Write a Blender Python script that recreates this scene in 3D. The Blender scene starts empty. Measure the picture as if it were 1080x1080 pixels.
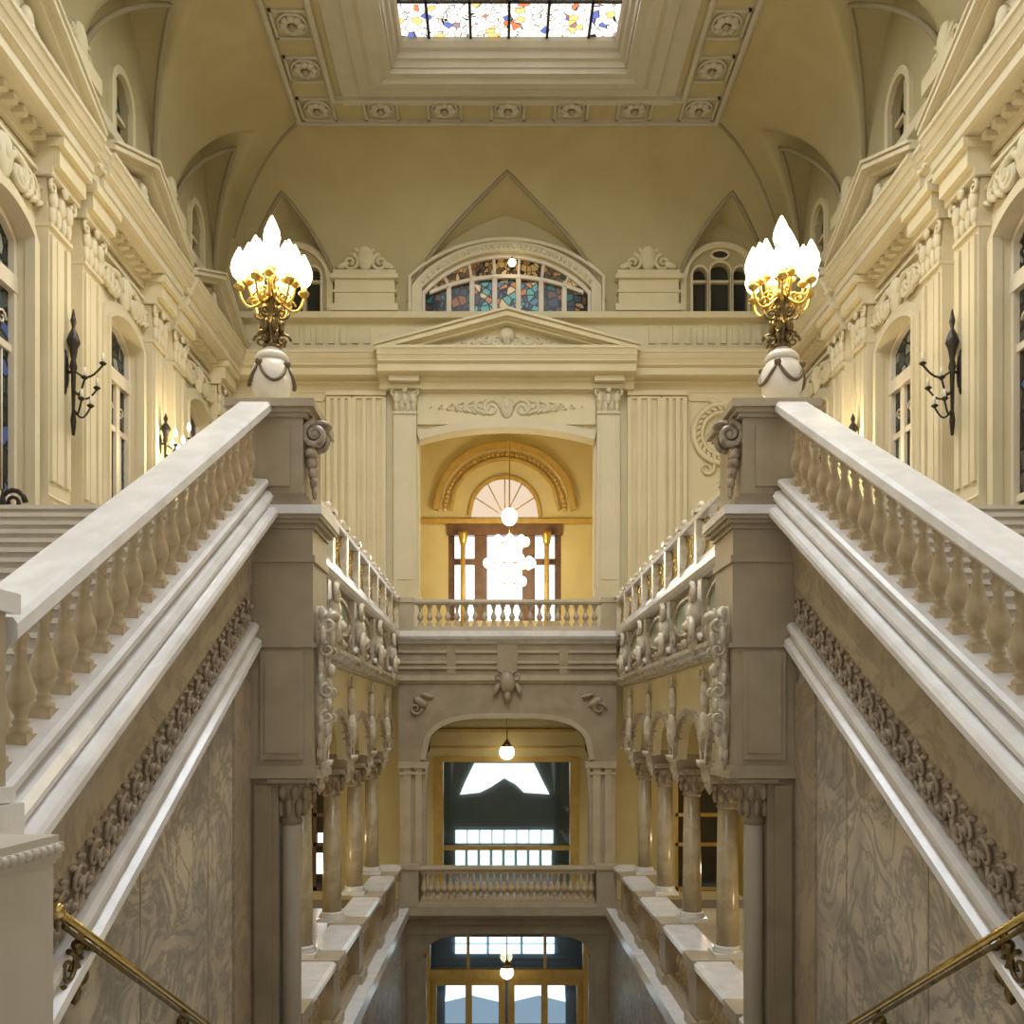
import bpy, bmesh, math, random
from mathutils import Vector
random.seed(7)
PI = math.pi
sin, cos, sqrt = math.sin, math.cos, math.sqrt
SC = bpy.context.scene
COL = SC.collection
GROUND = -11.6          # everything is laid out with the eye at z = 0, lifted at the end
SL = 0.546              # rise of the stairs per metre
# ------------------------------------------------------------------ materials
def new_mat(name):
    m = bpy.data.materials.new(name); m.use_nodes = True
    nt = m.node_tree; nt.nodes.clear()
    out = nt.nodes.new('ShaderNodeOutputMaterial')
    return m, nt, out
def stone(name, c, c2, rough=.5, scale=2.0, metal=0.0, bump=0.0, detail=6, spec=.5):
    m, nt, out = new_mat(name); N = nt.nodes; L = nt.links
    b = N.new('ShaderNodeBsdfPrincipled'); L.new(b.outputs[0], out.inputs[0])
    tc = N.new('ShaderNodeTexCoord'); no = N.new('ShaderNodeTexNoise')
    no.inputs['Scale'].default_value = scale; no.inputs['Detail'].default_value = detail
    no.inputs['Distortion'].default_value = .6
    L.new(tc.outputs['Object'], no.inputs['Vector'])
    r = N.new('ShaderNodeValToRGB'); L.new(no.outputs['Fac'], r.inputs[0])
    r.color_ramp.elements[0].position = .3; r.color_ramp.elements[1].position = .7
    r.color_ramp.elements[0].color = (*c2, 1); r.color_ramp.elements[1].color = (*c, 1)
    L.new(r.outputs[0], b.inputs['Base Color'])
    b.inputs['Roughness'].default_value = rough; b.inputs['Metallic'].default_value = metal
    b.inputs['Specular IOR Level'].default_value = spec
    if bump:
        n2 = N.new('ShaderNodeTexNoise'); n2.inputs['Scale'].default_value = scale * 14
        L.new(tc.outputs['Object'], n2.inputs['Vector'])
        bp = N.new('ShaderNodeBump'); bp.inputs['Strength'].default_value = bump; bp.inputs['Distance'].default_value = .02
        L.new(n2.outputs['Fac'], bp.inputs['Height']); L.new(bp.outputs[0], b.inputs['Normal'])
    return m
def marble(name, base, cloud, vein, rough=.25, scale=1.0):
    m, nt, out = new_mat(name); N = nt.nodes; L = nt.links
    b = N.new('ShaderNodeBsdfPrincipled'); L.new(b.outputs[0], out.inputs[0])
    tc = N.new('ShaderNodeTexCoord'); mp = N.new('ShaderNodeMapping')
    mp.inputs['Rotation'].default_value = (.5, .3, .2)
    L.new(tc.outputs['Object'], mp.inputs['Vector'])
    n1 = N.new('ShaderNodeTexNoise'); n1.inputs['Scale'].default_value = .9 * scale; n1.inputs['Detail'].default_value = 8
    n1.inputs['Distortion'].default_value = 1.2
    n2 = N.new('ShaderNodeTexNoise'); n2.inputs['Scale'].default_value = 1.5 * scale; n2.inputs['Detail'].default_value = 9
    n2.inputs['Distortion'].default_value = 2.2; n2.inputs['Roughness'].default_value = .62
    for n in (n1, n2): L.new(mp.outputs[0], n.inputs['Vector'])
    r1 = N.new('ShaderNodeValToRGB'); L.new(n1.outputs['Fac'], r1.inputs[0])
    r1.color_ramp.elements[0].position = .35; r1.color_ramp.elements[1].position = .68
    r1.color_ramp.elements[0].color = (*base, 1); r1.color_ramp.elements[1].color = (*cloud, 1)
    s = N.new('ShaderNodeMath'); s.operation = 'SUBTRACT'; s.inputs[1].default_value = .5; L.new(n2.outputs['Fac'], s.inputs[0])
    a = N.new('ShaderNodeMath'); a.operation = 'ABSOLUTE'; L.new(s.outputs[0], a.inputs[0])
    r2 = N.new('ShaderNodeValToRGB'); L.new(a.outputs[0], r2.inputs[0])
    r2.color_ramp.elements[0].position = 0.0; r2.color_ramp.elements[1].position = .075
    r2.color_ramp.elements[0].color = (.85, .85, .85, 1); r2.color_ramp.elements[1].color = (0, 0, 0, 1)
    mx = N.new('ShaderNodeMix'); mx.data_type = 'RGBA'
    L.new(r2.outputs[0], mx.inputs[0]); L.new(r1.outputs[0], mx.inputs[6]); mx.inputs[7].default_value = (*vein, 1)
    L.new(mx.outputs[2], b.inputs['Base Color']); b.inputs['Roughness'].default_value = rough
    return m
def emit(name, c, strength):
    m, nt, out = new_mat(name)
    e = nt.nodes.new('ShaderNodeEmission'); e.inputs[0].default_value = (*c, 1); e.inputs[1].default_value = strength
    nt.links.new(e.outputs[0], out.inputs[0]); return m
def glass_dark(name, c, rough=.08):
    m, nt, out = new_mat(name); N = nt.nodes; L = nt.links
    b = N.new('ShaderNodeBsdfPrincipled'); L.new(b.outputs[0], out.inputs[0])
    tc = N.new('ShaderNodeTexCoord'); no = N.new('ShaderNodeTexNoise'); no.inputs['Scale'].default_value = 1.3
    L.new(tc.outputs['Object'], no.inputs['Vector'])
    r = N.new('ShaderNodeValToRGB'); L.new(no.outputs['Fac'], r.inputs[0])
    r.color_ramp.elements[0].color = (*[x * .6 for x in c], 1); r.color_ramp.elements[1].color = (*[min(1, x * 1.3) for x in c], 1)
    L.new(r.outputs[0], b.inputs['Base Color']); b.inputs['Roughness'].default_value = rough
    return m
def stained(name, stops, scale, strength, lead=.05, white=None):
    """leaded glass: cells of colour with dark came lines, lit from behind"""
    m, nt, out = new_mat(name); N = nt.nodes; L = nt.links
    tc = N.new('ShaderNodeTexCoord')
    v = N.new('ShaderNodeTexVoronoi'); v.inputs['Scale'].default_value = scale
    w = N.new('ShaderNodeTexVoronoi'); w.feature = 'DISTANCE_TO_EDGE'; w.inputs['Scale'].default_value = scale
    for n in (v, w): L.new(tc.outputs['Object'], n.inputs['Vector'])
    sp = N.new('ShaderNodeSeparateColor'); L.new(v.outputs['Color'], sp.inputs[0])
    r = N.new('ShaderNodeValToRGB'); r.color_ramp.interpolation = 'CONSTANT'; L.new(sp.outputs[0], r.inputs[0])
    els = r.color_ramp.elements
    els[0].position = 0; els[0].color = (*stops[0][1], 1)
    els[1].position = stops[1][0]; els[1].color = (*stops[1][1], 1)
    for p, c in stops[2:]:
        e = els.new(p); e.color = (*c, 1)
    g = N.new('ShaderNodeMath'); g.operation = 'GREATER_THAN'; g.inputs[1].default_value = lead; L.new(w.outputs['Distance'], g.inputs[0])
    mx = N.new('ShaderNodeMix'); mx.data_type = 'RGBA'; L.new(g.outputs[0], mx.inputs[0])
    mx.inputs[6].default_value = (.012, .012, .012, 1); L.new(r.outputs[0], mx.inputs[7])
    b = N.new('ShaderNodeBsdfPrincipled'); b.inputs['Roughness'].default_value = .15
    L.new(mx.outputs[2], b.inputs['Base Color']); L.new(mx.outputs[2], b.inputs['Emission Color'])
    b.inputs['Emission Strength'].default_value = strength; b.inputs['Specular IOR Level'].default_value = .12
    L.new(b.outputs[0], out.inputs[0]); return m
def pane(name, tint, alpha):
    """clear sheet glass: mostly see-through, with a reflection"""
    m, nt, out = new_mat(name); N = nt.nodes; L = nt.links
    t = N.new('ShaderNodeBsdfTransparent'); t.inputs[0].default_value = (*tint, 1)
    g = N.new('ShaderNodeBsdfGlossy'); g.inputs['Roughness'].default_value = .03
    x = N.new('ShaderNodeMixShader'); x.inputs[0].default_value = alpha
    L.new(t.outputs[0], x.inputs[1]); L.new(g.outputs[0], x.inputs[2]); L.new(x.outputs[0], out.inputs[0]); return m

M = {}
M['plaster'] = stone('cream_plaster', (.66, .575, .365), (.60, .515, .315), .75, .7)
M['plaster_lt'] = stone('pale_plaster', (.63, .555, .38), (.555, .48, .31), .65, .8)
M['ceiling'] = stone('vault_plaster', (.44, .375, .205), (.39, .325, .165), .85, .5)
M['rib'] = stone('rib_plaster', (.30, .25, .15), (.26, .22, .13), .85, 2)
M['frame'] = stone('skylight_frame_plaster', (.50, .455, .35), (.44, .395, .295), .7, 1)
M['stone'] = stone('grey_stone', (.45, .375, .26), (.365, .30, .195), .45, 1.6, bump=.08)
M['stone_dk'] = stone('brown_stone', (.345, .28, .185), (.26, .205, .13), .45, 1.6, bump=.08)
M['newel'] = stone('pale_grey_stone', (.50, .45, .37), (.43, .385, .31), .45, 1.2)
M['rail'] = stone('white_marble', (.86, .85, .84), (.72, .70, .68), .2, 3)
M['string'] = stone('polished_white_marble', (.76, .74, .72), (.62, .60, .575), .22, 2.5)
M['baluster'] = stone('honey_marble', (.58, .47, .31), (.38, .28, .15), .28, 6)
M['marble'] = marble('veined_marble', (.68, .595, .455), (.38, .34, .28), (.25, .23, .20), .3, .8)
M['marble_band'] = marble('brown_marble', (.46, .38, .27), (.39, .32, .22), (.28, .23, .16), .35, .5)
M['marble_lt'] = marble('white_streaked_marble', (.62, .57, .48), (.30, .27, .23), (.12, .11, .10), .45, 2.0)
M['carved'] = stone('carved_stone', (.50, .42, .32), (.20, .15, .10), .3, 9)
M['carved_lt'] = stone('carved_pale_stone', (.72, .66, .54), (.44, .37, .26), .25, 6)
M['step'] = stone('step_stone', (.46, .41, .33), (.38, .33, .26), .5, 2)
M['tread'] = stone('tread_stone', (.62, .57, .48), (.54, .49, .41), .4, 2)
M['floor'] = stone('floor_marble', (.48, .43, .35), (.40, .35, .28), .2, 1)
M['yellow'] = stone('yellow_lamplit_plaster', (.67, .57, .30), (.60, .50, .24), .7, .8)
M['ochre'] = stone('ochre_plaster', (.56, .43, .14), (.44, .33, .10), .7, 1.2)
M['column'] = stone('column_marble', (.50, .42, .28), (.36, .28, .16), .25, 3)
M['gold'] = stone('gilded_metal', (.72, .50, .14), (.56, .36, .08), .28, 8, metal=.9)
M['goldpaint'] = stone('gold_painted_wood', (.62, .42, .12), (.50, .32, .08), .4, 3, metal=.2)
M['brass'] = stone('polished_brass', (.66, .50, .20), (.50, .36, .12), .22, 10, metal=1)
M['iron'] = stone('dark_iron', (.05, .045, .035), (.03, .026, .02), .4, 6, metal=.7)
M['bronze'] = stone('aged_bronze', (.24, .17, .07), (.10, .07, .03), .3, 12, metal=.9)
M['porcelain'] = stone('white_porcelain', (.82, .78, .70), (.74, .69, .60), .2, 4)
M['garland'] = stone('garland_paint', (.16, .11, .06), (.10, .07, .04), .5, 8)
M['green'] = stone('pale_green_marble', (.46, .56, .45), (.36, .46, .36), .12, 3)
M['wood'] = stone('cream_painted_wood', (.68, .60, .45), (.62, .54, .40), .5, 2)
M['darkwood'] = stone('brown_wood', (.20, .10, .05), (.12, .06, .03), .45, 3)
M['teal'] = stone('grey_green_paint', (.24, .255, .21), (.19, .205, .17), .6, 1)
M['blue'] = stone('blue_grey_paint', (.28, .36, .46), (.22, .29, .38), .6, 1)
M['glass'] = glass_dark('dark_window_glass', (.035, .035, .03))
M['day'] = emit('daylight', (.93, .96, 1.0), 2.6)
M['day_warm'] = emit('warm_daylight', (1.0, .78, .56), .9)
M['day_blue'] = emit('blue_daylight', (.66, .80, 1.0), .62)
M['bulb'] = emit('lit_bulb', (1.0, .80, .45), 14)
M['bulb2'] = emit('lit_globe', (1.0, .86, .58), 9)
M['candle'] = stone('ivory_candle', (.75, .70, .58), (.66, .60, .48), .5, 4)
M['sheet'] = pane('clear_sheet_glass', (.82, .90, .92), .08)
M['sky_glass'] = stained('skylight_stained_glass', [(0, (1, 1, 1)), (.62, (1.0, .66, .25)), (.67, (1, 1, 1)), (.78, (.75, .22, .10)), (.82, (.14, .18, .55)), (.86, (.35, .24, .30)), (.88, (1, 1, 1))], 5.0, 1.1, .03)
M['sky_clear'] = emit('skylight_clear_glass', (.88, .94, 1.0), 12.0)
M['lunette_glass'] = stained('lunette_stained_glass', [(0, (.06, .04, .025)), (.30, (.14, .07, .03)), (.50, (.03, .13, .12)), (.62, (.30, .12, .03)), (.72, (.05, .06, .06)), (.90, (.35, .26, .12))], 3.6, .12, .08)
M['figure_glass'] = stained('figure_stained_glass', [(0, (.10, .30, .28)), (.30, (.45, .16, .05)), (.5, (.06, .05, .05)), (.65, (.55, .42, .22)), (.8, (.08, .16, .24))], 4.2, .30, .07)
M['amber_glass'] = stained('amber_stained_glass', [(0, (.35, .22, .07)), (.3, (.10, .06, .03)), (.6, (.55, .40, .16)), (.8, (.20, .09, .03))], 5.5, .22, .06)
M['door_glass'] = stained('door_leaded_glass', [(0, (.03, .028, .022)), (.5, (.07, .065, .05)), (.75, (.05, .06, .05)), (.9, (.06, .09, .22))], 2.4, .12, .07)
M['scroll_glass'] = stained('patterned_transom_glass', [(0, (.05, .055, .045)), (.35, (.16, .17, .14)), (.65, (.03, .03, .025)), (.85, (.24, .24, .20))], 3.6, .15, .09)

# ------------------------------------------------------------------ mesh builder
def sub(a, b): return (a[0]-b[0], a[1]-b[1], a[2]-b[2])
class MB:
    def __init__(s): s.v = []; s.f = []; s.sm = []
    def add(s, vs, fs, smooth=False):
        o = len(s.v); s.v.extend(vs)
        for f in fs: s.f.append([i + o for i in f]); s.sm.append(smooth)
        return s
    def box(s, x0, x1, y0, y1, z0, z1):
        return s.add([(x, y, z) for x in (x0, x1) for y in (y0, y1) for z in (z0, z1)],
              [(0,1,3,2),(4,6,7,5),(0,4,5,1),(2,3,7,6),(0,2,6,4),(1,5,7,3)])
    def ext(s, poly, vec):
        n = len(poly)
        vs = list(poly) + [(p[0]+vec[0], p[1]+vec[1], p[2]+vec[2]) for p in poly]
        fs = [tuple(range(n)), tuple(range(2*n-1, n-1, -1))] + [(i, (i+1) % n, n+(i+1) % n, n+i) for i in range(n)]
        return s.add(vs, fs)
    def pl(s, poly, d0, d1, mp):                       # polygon of a wall plane pushed from depth d0 to d1
        n = len(poly)
        vs = [mp(a, b, d0) for a, b in poly] + [mp(a, b, d1) for a, b in poly]
        fs = [tuple(range(n)), tuple(range(2*n-1, n-1, -1))] + [(i, (i+1) % n, n+(i+1) % n, n+i) for i in range(n)]
        return s.add(vs, fs)
    def rb(s, a0, a1, b0, b1, d0, d1, mp): return s.pl([(a0,b0),(a1,b0),(a1,b1),(a0,b1)], d0, d1, mp)
    def run(s, prof, a0, a1, mp):                      # moulding: profile (d, b) drawn along a
        n = len(prof)
        vs = [mp(a0, b, d) for d, b in prof] + [mp(a1, b, d) for d, b in prof]
        fs = [tuple(range(n)), tuple(range(2*n-1, n-1, -1))] + [(i, (i+1) % n, n+(i+1) % n, n+i) for i in range(n)]
        return s.add(vs, fs)
    def loft(s, rings, smooth=True, caps=True, closed=False):
        n = len(rings[0]); m = len(rings); vs = [p for r in rings for p in r]; fs = []
        for i in range(m if closed else m-1):
            j = (i+1) % m
            for k in range(n): fs.append((i*n+k, i*n+(k+1) % n, j*n+(k+1) % n, j*n+k))
        s.add(vs, fs, smooth)
        if caps and not closed:
            o = len(s.v) - len(vs)
            s.f.append([o+k for k in range(n)][::-1]); s.sm.append(False)
            s.f.append([o+(m-1)*n+k for k in range(n)]); s.sm.append(False)
        return s
    def lathe(s, prof, c, n=16, sx=1, sy=1):
        return s.loft([[(c[0]+r*cos(2*PI*k/n)*sx, c[1]+r*sin(2*PI*k/n)*sy, c[2]+z) for k in range(n)] for r, z in prof])
    def tube(s, pts, r, n=7, closed=False):
        rings = []; m = len(pts); P = [Vector(p) for p in pts]; prev = None
        for i in range(m):
            if closed: t = P[(i+1) % m] - P[i-1]
            else: t = P[min(i+1, m-1)] - P[max(i-1, 0)]
            if t.length < 1e-9: t = Vector((0, 0, 1))
            t.normalize()
            if prev is None:
                a = Vector((0, 0, 1)) if abs(t.z) < .9 else Vector((1, 0, 0))
                nx = t.cross(a).normalized()
            else:
                nx = (prev - t * prev.dot(t))
                nx = nx.normalized() if nx.length > 1e-6 else t.orthogonal().normalized()
            prev = nx; ny = t.cross(nx)
            rr = r[i] if isinstance(r, (list, tuple)) else r
            rings.append([tuple(P[i] + (nx*cos(2*PI*k/n) + ny*sin(2*PI*k/n)) * rr) for k in range(n)])
        return s.loft(rings, True, True, closed)
    def ball(s, c, r, nu=10, nv=6, mp=None):
        if not isinstance(r, (list, tuple)): r = (r, r, r)
        rings = []
        for j in range(nv+1):
            th = PI * (j + .0) / nv; th = min(max(th, .05), PI-.05)
            rings.append([(c[0]+r[0]*sin(th)*cos(2*PI*k/nu), c[1]+r[1]*sin(th)*sin(2*PI*k/nu), c[2]-r[2]*cos(th)) for k in range(nu)])
        return s.loft(rings)
    def blob(s, a, b, d, ra, rb, rd, mp, ang=0, nu=9, nv=5):  # ellipsoid lying on a wall plane, turned by ang
        rings = []
        for j in range(nv+1):
            th = min(max(PI*j/nv, .05), PI-.05); ring = []
            for k in range(nu):
                x = ra*sin(th)*cos(2*PI*k/nu); z = -rb*cos(th); dd = rd*sin(th)*sin(2*PI*k/nu)
                ring.append(mp(a+x*cos(ang)-z*sin(ang), b+x*sin(ang)+z*cos(ang), d+dd))
            rings.append(ring)
        return s.loft(rings)
    def curl(s, a, b, d, r, mp, turns=1.4, start=0, flip=1, w=.2, n=20):  # spiral tendril on a wall plane
        pts = []; rad = []
        for i in range(n+1):
            t = i/n; rr = r*(1-.82*t); an = start + flip*turns*2*PI*t
            pts.append(mp(a+rr*cos(an), b+rr*sin(an), d)); rad.append(r*w*(1-.4*t))
        return s.tube(pts, rad, 6)
    def build(s, name, mat, parent=None, base=None):
        root = parent
        while root is not None and root.parent is not None: root = root.parent
        off = base if base is not None else (tuple(root.location) if root is not None else (0, 0, 0))
        me = bpy.data.meshes.new(name)
        me.from_pydata([sub(p, off) for p in s.v], [], s.f)
        me.polygons.foreach_set('use_smooth', s.sm)
        bm = bmesh.new(); bm.from_mesh(me); bmesh.ops.recalc_face_normals(bm, faces=bm.faces); bm.to_mesh(me); bm.free()
        me.materials.append(M[mat] if isinstance(mat, str) else mat)
        o = bpy.data.objects.new(name, me); COL.objects.link(o)
        if parent is not None: o.parent = parent
        elif base is not None: o.location = base
        return o
def thing(name, label, cat, loc, group=None):
    o = bpy.data.objects.new(name, None); COL.objects.link(o); o.location = loc
    o.empty_display_size = .2; o['label'] = label; o['category'] = cat
    if group: o['group'] = group
    return o
def tag(o, label, cat, group=None):
    o['label'] = label; o['category'] = cat
    if group: o['group'] = group
    return o
def struct(o): o['kind'] = 'structure'; return o
def part_copy(o, dloc, parent):
    c = o.copy(); COL.objects.link(c); c.parent = parent; c.location = (o.location[0]+dloc[0], o.location[1]+dloc[1], o.location[2]+dloc[2]); return c

# ---- plane maps
def back(Y): return lambda a, b, d: (a, Y+d, b)                 # frontal plane, d away from the camera
def side(s, U): return lambda a, b, d: (s*(U+d), a, b)          # side wall, d away from the hall
def raked(s, U=3.47): return lambda a, b, d: (s*(U+d), a, b+SL*a)  # the same, sheared along the stairs
def arch_top(c, hw, zs, rise): return lambda a: zs + rise*sqrt(max(0, 1-((a-c)/hw)**2))
def seg_top(c, hw, zs, rise):                                    # shallow segment
    R = (hw*hw+rise*rise)/(2*rise)
    return lambda a: zs - (R-rise) + sqrt(max(0, R*R-(a-c)**2))
def wall(mb, a0, a1, b0, b1, th, opens, mp, n=18):
    cur = a0
    for (o0, o1, zb, top) in sorted(opens, key=lambda q: q[0]):
        if o0 > cur: mb.rb(cur, o0, b0, b1, 0, th, mp)
        if zb > b0: mb.rb(o0, o1, b0, zb, 0, th, mp)
        if callable(top):
            for i in range(n):
                x0 = o0+(o1-o0)*i/n; x1 = o0+(o1-o0)*(i+1)/n
                mb.pl([(x0, top(x0)), (x1, top(x1)), (x1, b1), (x0, b1)], 0, th, mp)
        elif top < b1: mb.rb(o0, o1, top, b1, 0, th, mp)
        cur = o1
    if cur < a1: mb.rb(cur, a1, b0, b1, 0, th, mp)
    return mb
def archivolt(mb, c, zs, top, hw, w, d0, d1, mp, zb=None, n=24):  # band following an opening's outline
    inner = [(c-hw+2*hw*i/n, top(c-hw+2*hw*i/n)) for i in range(n+1)]
    if zb is not None: inner = [(c-hw, zb)] + inner + [(c+hw, zb)]
    outer = []
    for i, (a, b) in enumerate(inner):
        p = inner[max(0, i-1)]; q = inner[min(len(inner)-1, i+1)]
        tx, tz = q[0]-p[0], q[1]-p[1]; l = math.hypot(tx, tz) or 1
        outer.append((a - tz/l*w, b + tx/l*w))
    for i in range(len(inner)-1):
        mb.pl([inner[i], inner[i+1], outer[i+1], outer[i]], d0, d1, mp)
    return mb
def leaf_row(mb, a0, a1, n, b, h, d, mp, th=.06):
    for i in range(n):
        a = a0+(a1-a0)*(i+.5)/n; w = (a1-a0)/n
        mb.blob(a, b, d, w*.42, h*.5, th, mp)
def relief(mb, a, b, w, h, d, mp, th=.05, n=3):                 # symmetric scrollwork in a w x h field
    mb.blob(a, b, d, h*.28, h*.42, th*1.5, mp); mb.blob(a, b+h*.1, d, h*.16, h*.3, th*2, mp)
    for s in (-1, 1):
        for i in range(n):
            r = h*.36*(1-.15*i); x = a + s*(h*.45 + (w/2-h*.5)*(i+.35)/n)
            mb.curl(x, b + (r*.2 if i % 2 else -r*.1), d, r, mp, 1.5, PI if s > 0 else 0, s*(1 if i % 2 else -1), .24, 16)
            mb.blob(x + s*r*.9, b - r*.55, d, r*.5, r*.2, th, mp, s*.7)
            mb.blob(x - s*r*.2, b + r*.75, d, r*.45, r*.18, th, mp, -s*.5)
def pilaster_capital(mb, a, b, w, h, mp, d):                     # leafy capital on a wall, front face at depth d
    mb.pl([(a-w*.46, b), (a+w*.46, b), (a+w*.58, b+h*.82), (a-w*.58, b+h*.82)], d+.03, 0, mp)
    mb.rb(a-w*.68, a+w*.68, b+h*.84, b+h, d-.14, 0, mp)
    mb.rb(a-w*.52, a+w*.52, b-.06, b+.02, d-.05, 0, mp)
    leaf_row(mb, a-w*.5, a+w*.5, 4, b+h*.22, h*.42, d, mp, .08)
    leaf_row(mb, a-w*.55, a+w*.55, 3, b+h*.5, h*.42, d-.02, mp, .09)
    for s in (-1, 1): mb.curl(a+s*w*.46, b+h*.7, d-.06, w*.17, mp, 1.2, PI/2, -s, .3, 14)
    mb.blob(a, b+h*.8, d-.1, w*.14, h*.12, .06, mp)

SIDES = ((-1, 'left'), (1, 'right'))
YB = 32.0                                                       # back wall
HB = back(YB)
# ================================================================== SETTING
struct(MB().box(-14, 14, -4, 46, GROUND-.3, GROUND).build('floor', 'floor'))
# landing the camera stands on
struct(MB().box(-9.5, 9.5, -5, 4.6, -2.0, -1.7).build('floor_landing', 'floor'))
for s, w in SIDES:
    x0, x1 = sorted((s*3.6, s*9.6))
    struct(MB().box(x0, x1, 13.32, 32, 2.55, 2.9).build('floor_upper_'+w, 'floor'))
    x0, x1 = sorted((s*3.95, s*9.6))
    struct(MB().box(x0, x1, 13.3, 32, .45, .7).build('ceiling_mezzanine_'+w, 'stone_dk'))
    x0, x1 = sorted((s*3.02, s*9.6))
    struct(MB().box(x0, x1, 13.4, 29.0, -5.85, -5.57).build('floor_mezzanine_'+w, 'string'))
# ---- back wall, upper storey
b = MB()
win3 = lambda c: [(c+o-h, c+o+h, 13.85, arch_top(c+o, h, z, .28)) for o, h, z in ((-.68, .24, 15.2), (0, .33, 15.35), (.68, .24, 15.2))]
wall(b, -9.9, 9.9, 2.55, 17.2, .5, [(-2.95, 2.95, 2.9, seg_top(0, 2.95, 9.62, .42))], lambda a, bb, d: HB(a, min(bb, 13.7), d))
struct(b.build('wall_back', 'plaster')); b = MB()
wall(b, -9.9, 9.9, 13.7, 18.6, .5, [(-2.85, 2.85, 13.72, seg_top(0, 2.85, 14.75, 1.22))] + win3(-7.2) + win3(7.2), HB)
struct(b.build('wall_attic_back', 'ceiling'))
# ---- back wall behind the mezzanine and entrance
b = MB()
wall(b, -9.9, 9.9, -5.85, 2.55, .4, [(-2.3, 2.3, -5.6, -1.05), (5.7, 7.3, -5.57, -1.3), (-7.3, -5.7, -5.57, -1.3)], HB)
struct(b.build('wall_mezzanine_back', 'yellow'))  # yellow of the corridor lamplight is put into the plaster colour
b = MB()
wall(b, -9.9, 9.9, GROUND, -5.85, .4, [(-2.95, 2.95, GROUND, -6.6)], HB)
struct(b.build('wall_entrance_back', 'stone_dk'))
DOORS = (17.4, 23.1, 28.8)
for s, w in SIDES:
    b = MB(); mp = side(s, 9.5)
    wall(b, 6, 32, 2.55, 13.7, .5, [(c-1.05, c+1.05, 2.9, seg_top(c, 1.05, 9.5, .35)) for c in DOORS], mp)
    struct(b.build('wall_'+w, 'plaster_lt')); b = MB()
    wall(b, 6, 32, 13.7, 18.6, .5, [(c-.55, c+.55, 13.9, arch_top(c, .55, 15.2, .6)) for c in DOORS], mp)
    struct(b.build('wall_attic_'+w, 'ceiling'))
    b = MB(); wall(b, 13.3, 32, -5.57, .5, .3, [], side(s, 7.7))
    struct(b.build('wall_mezzanine_'+w, 'ochre'))
    b = MB(); b.rb(13.3, 31.9, -1.5, .45, -.05, 0, side(s, 7.7)); b.rb(13.3, 31.9, -1.6, -1.48, -.1, 0, side(s, 7.7))  # added dark band, its brown stands in for shade behind the arches
    struct(b.build('trim_mezzanine_shade_band_'+w, 'darkwood'))
    # marble under the side flight, and the streaked slab under the mezzanine
    b = MB(); mp = raked(s)
    b.pl([(4.5, -11.6-SL*4.5), (12.0, -11.6-SL*12.0), (12.0, -5.5), (4.5, -5.5)], 0, .3, mp)
    struct(b.build('wall_stair_'+w, 'marble'))
    b = MB(); mf = side(s, 3.47)
    for y in (8.35, 10.3): b.rb(y-.012, y+.012, GROUND, -5.62+SL*y, -.006, .01, mf)
    b.rb(11.25, 11.99, GROUND, .55, -.03, .01, mf)
    struct(b.build('trim_marble_joint_'+w, 'marble_band'))
    b = MB(); x0, x1 = sorted((s*3.15, s*3.45)); b.box(x0, x1, 13.4, 29.3, GROUND, -5.85)
    struct(b.build('wall_lower_'+w, 'marble_lt'))
    x0, x1 = sorted((s*3.8, s*9.6))
    struct(MB().box(x0, x1, 13.02, 13.3, GROUND, 2.55).build('wall_pier_'+w, 'stone'))

# ---- vault with lunettes, flat panel and skylight
D = 3.1; ZS, ZC = 14.3, 18.4; FH = 9.5-D; YF = YB-D
def cove(d):
    if d >= D: return ZC
    return ZS + (ZC-ZS)*sqrt(max(0, 1-(1-max(d, 0)/D)**2))
LUN = [('b', 0.0, 3.3, 2.95, .38), ('b', -7.35, 1.7, 2.7, .38), ('b', 7.35, 1.7, 2.7, .38)]
for q in (11.7, 17.4, 23.1, 28.8): LUN += [('l', q, 2.35 if q < 28 else 2.0, 2.8, .38), ('r', q, 2.35 if q < 28 else 2.0, 2.8, .38)]
def lun_shape(t): return (.72*sqrt(max(0, 1-t*t)) + .28*(1-abs(t))) if abs(t) < 1 else 0
def lun_z(L, a, d):
    t = (a-L[1])/L[2]
    if abs(t) >= 1: return -1
    return min(ZS - .2 + (L[3] + .2 + L[4]*min(d, 2.6))*lun_shape(t), ZC)
def vault(x, y):
    db, dl, dr = YB-y, 9.5+x, 9.5-x
    z = cove(min(db, dl, dr))
    for L in LUN:
        if L[0] == 'b': z = max(z, lun_z(L, x, db))
        elif L[0] == 'l': z = max(z, lun_z(L, y, dl))
        else: z = max(z, lun_z(L, y, dr))
    return z
def axis_pts(a0, a1, n, extra=()):
    return sorted(set([round(a0+(a1-a0)*i/n, 4) for i in range(n+1)] + list(extra)))
xs = axis_pts(-9.5, 9.5, 190, (-3.4, 3.4)); ys = axis_pts(6.0, 32.0, 240, (26.6,))
vs = []; fs = []
for y in ys:
    for x in xs: vs.append((x, y, vault(x, y)))
nx = len(xs)
for j in range(len(ys)-1):
    for i in range(nx-1):
        cx = (xs[i]+xs[i+1])/2; cy = (ys[j]+ys[j+1])/2
        if abs(cx) < 3.4 and cy < 26.6: continue
        fs.append((j*nx+i, (j+1)*nx+i, (j+1)*nx+i+1, j*nx+i+1))
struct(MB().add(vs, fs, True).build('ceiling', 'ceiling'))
b = MB()                                                         # ribs along the groins
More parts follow.
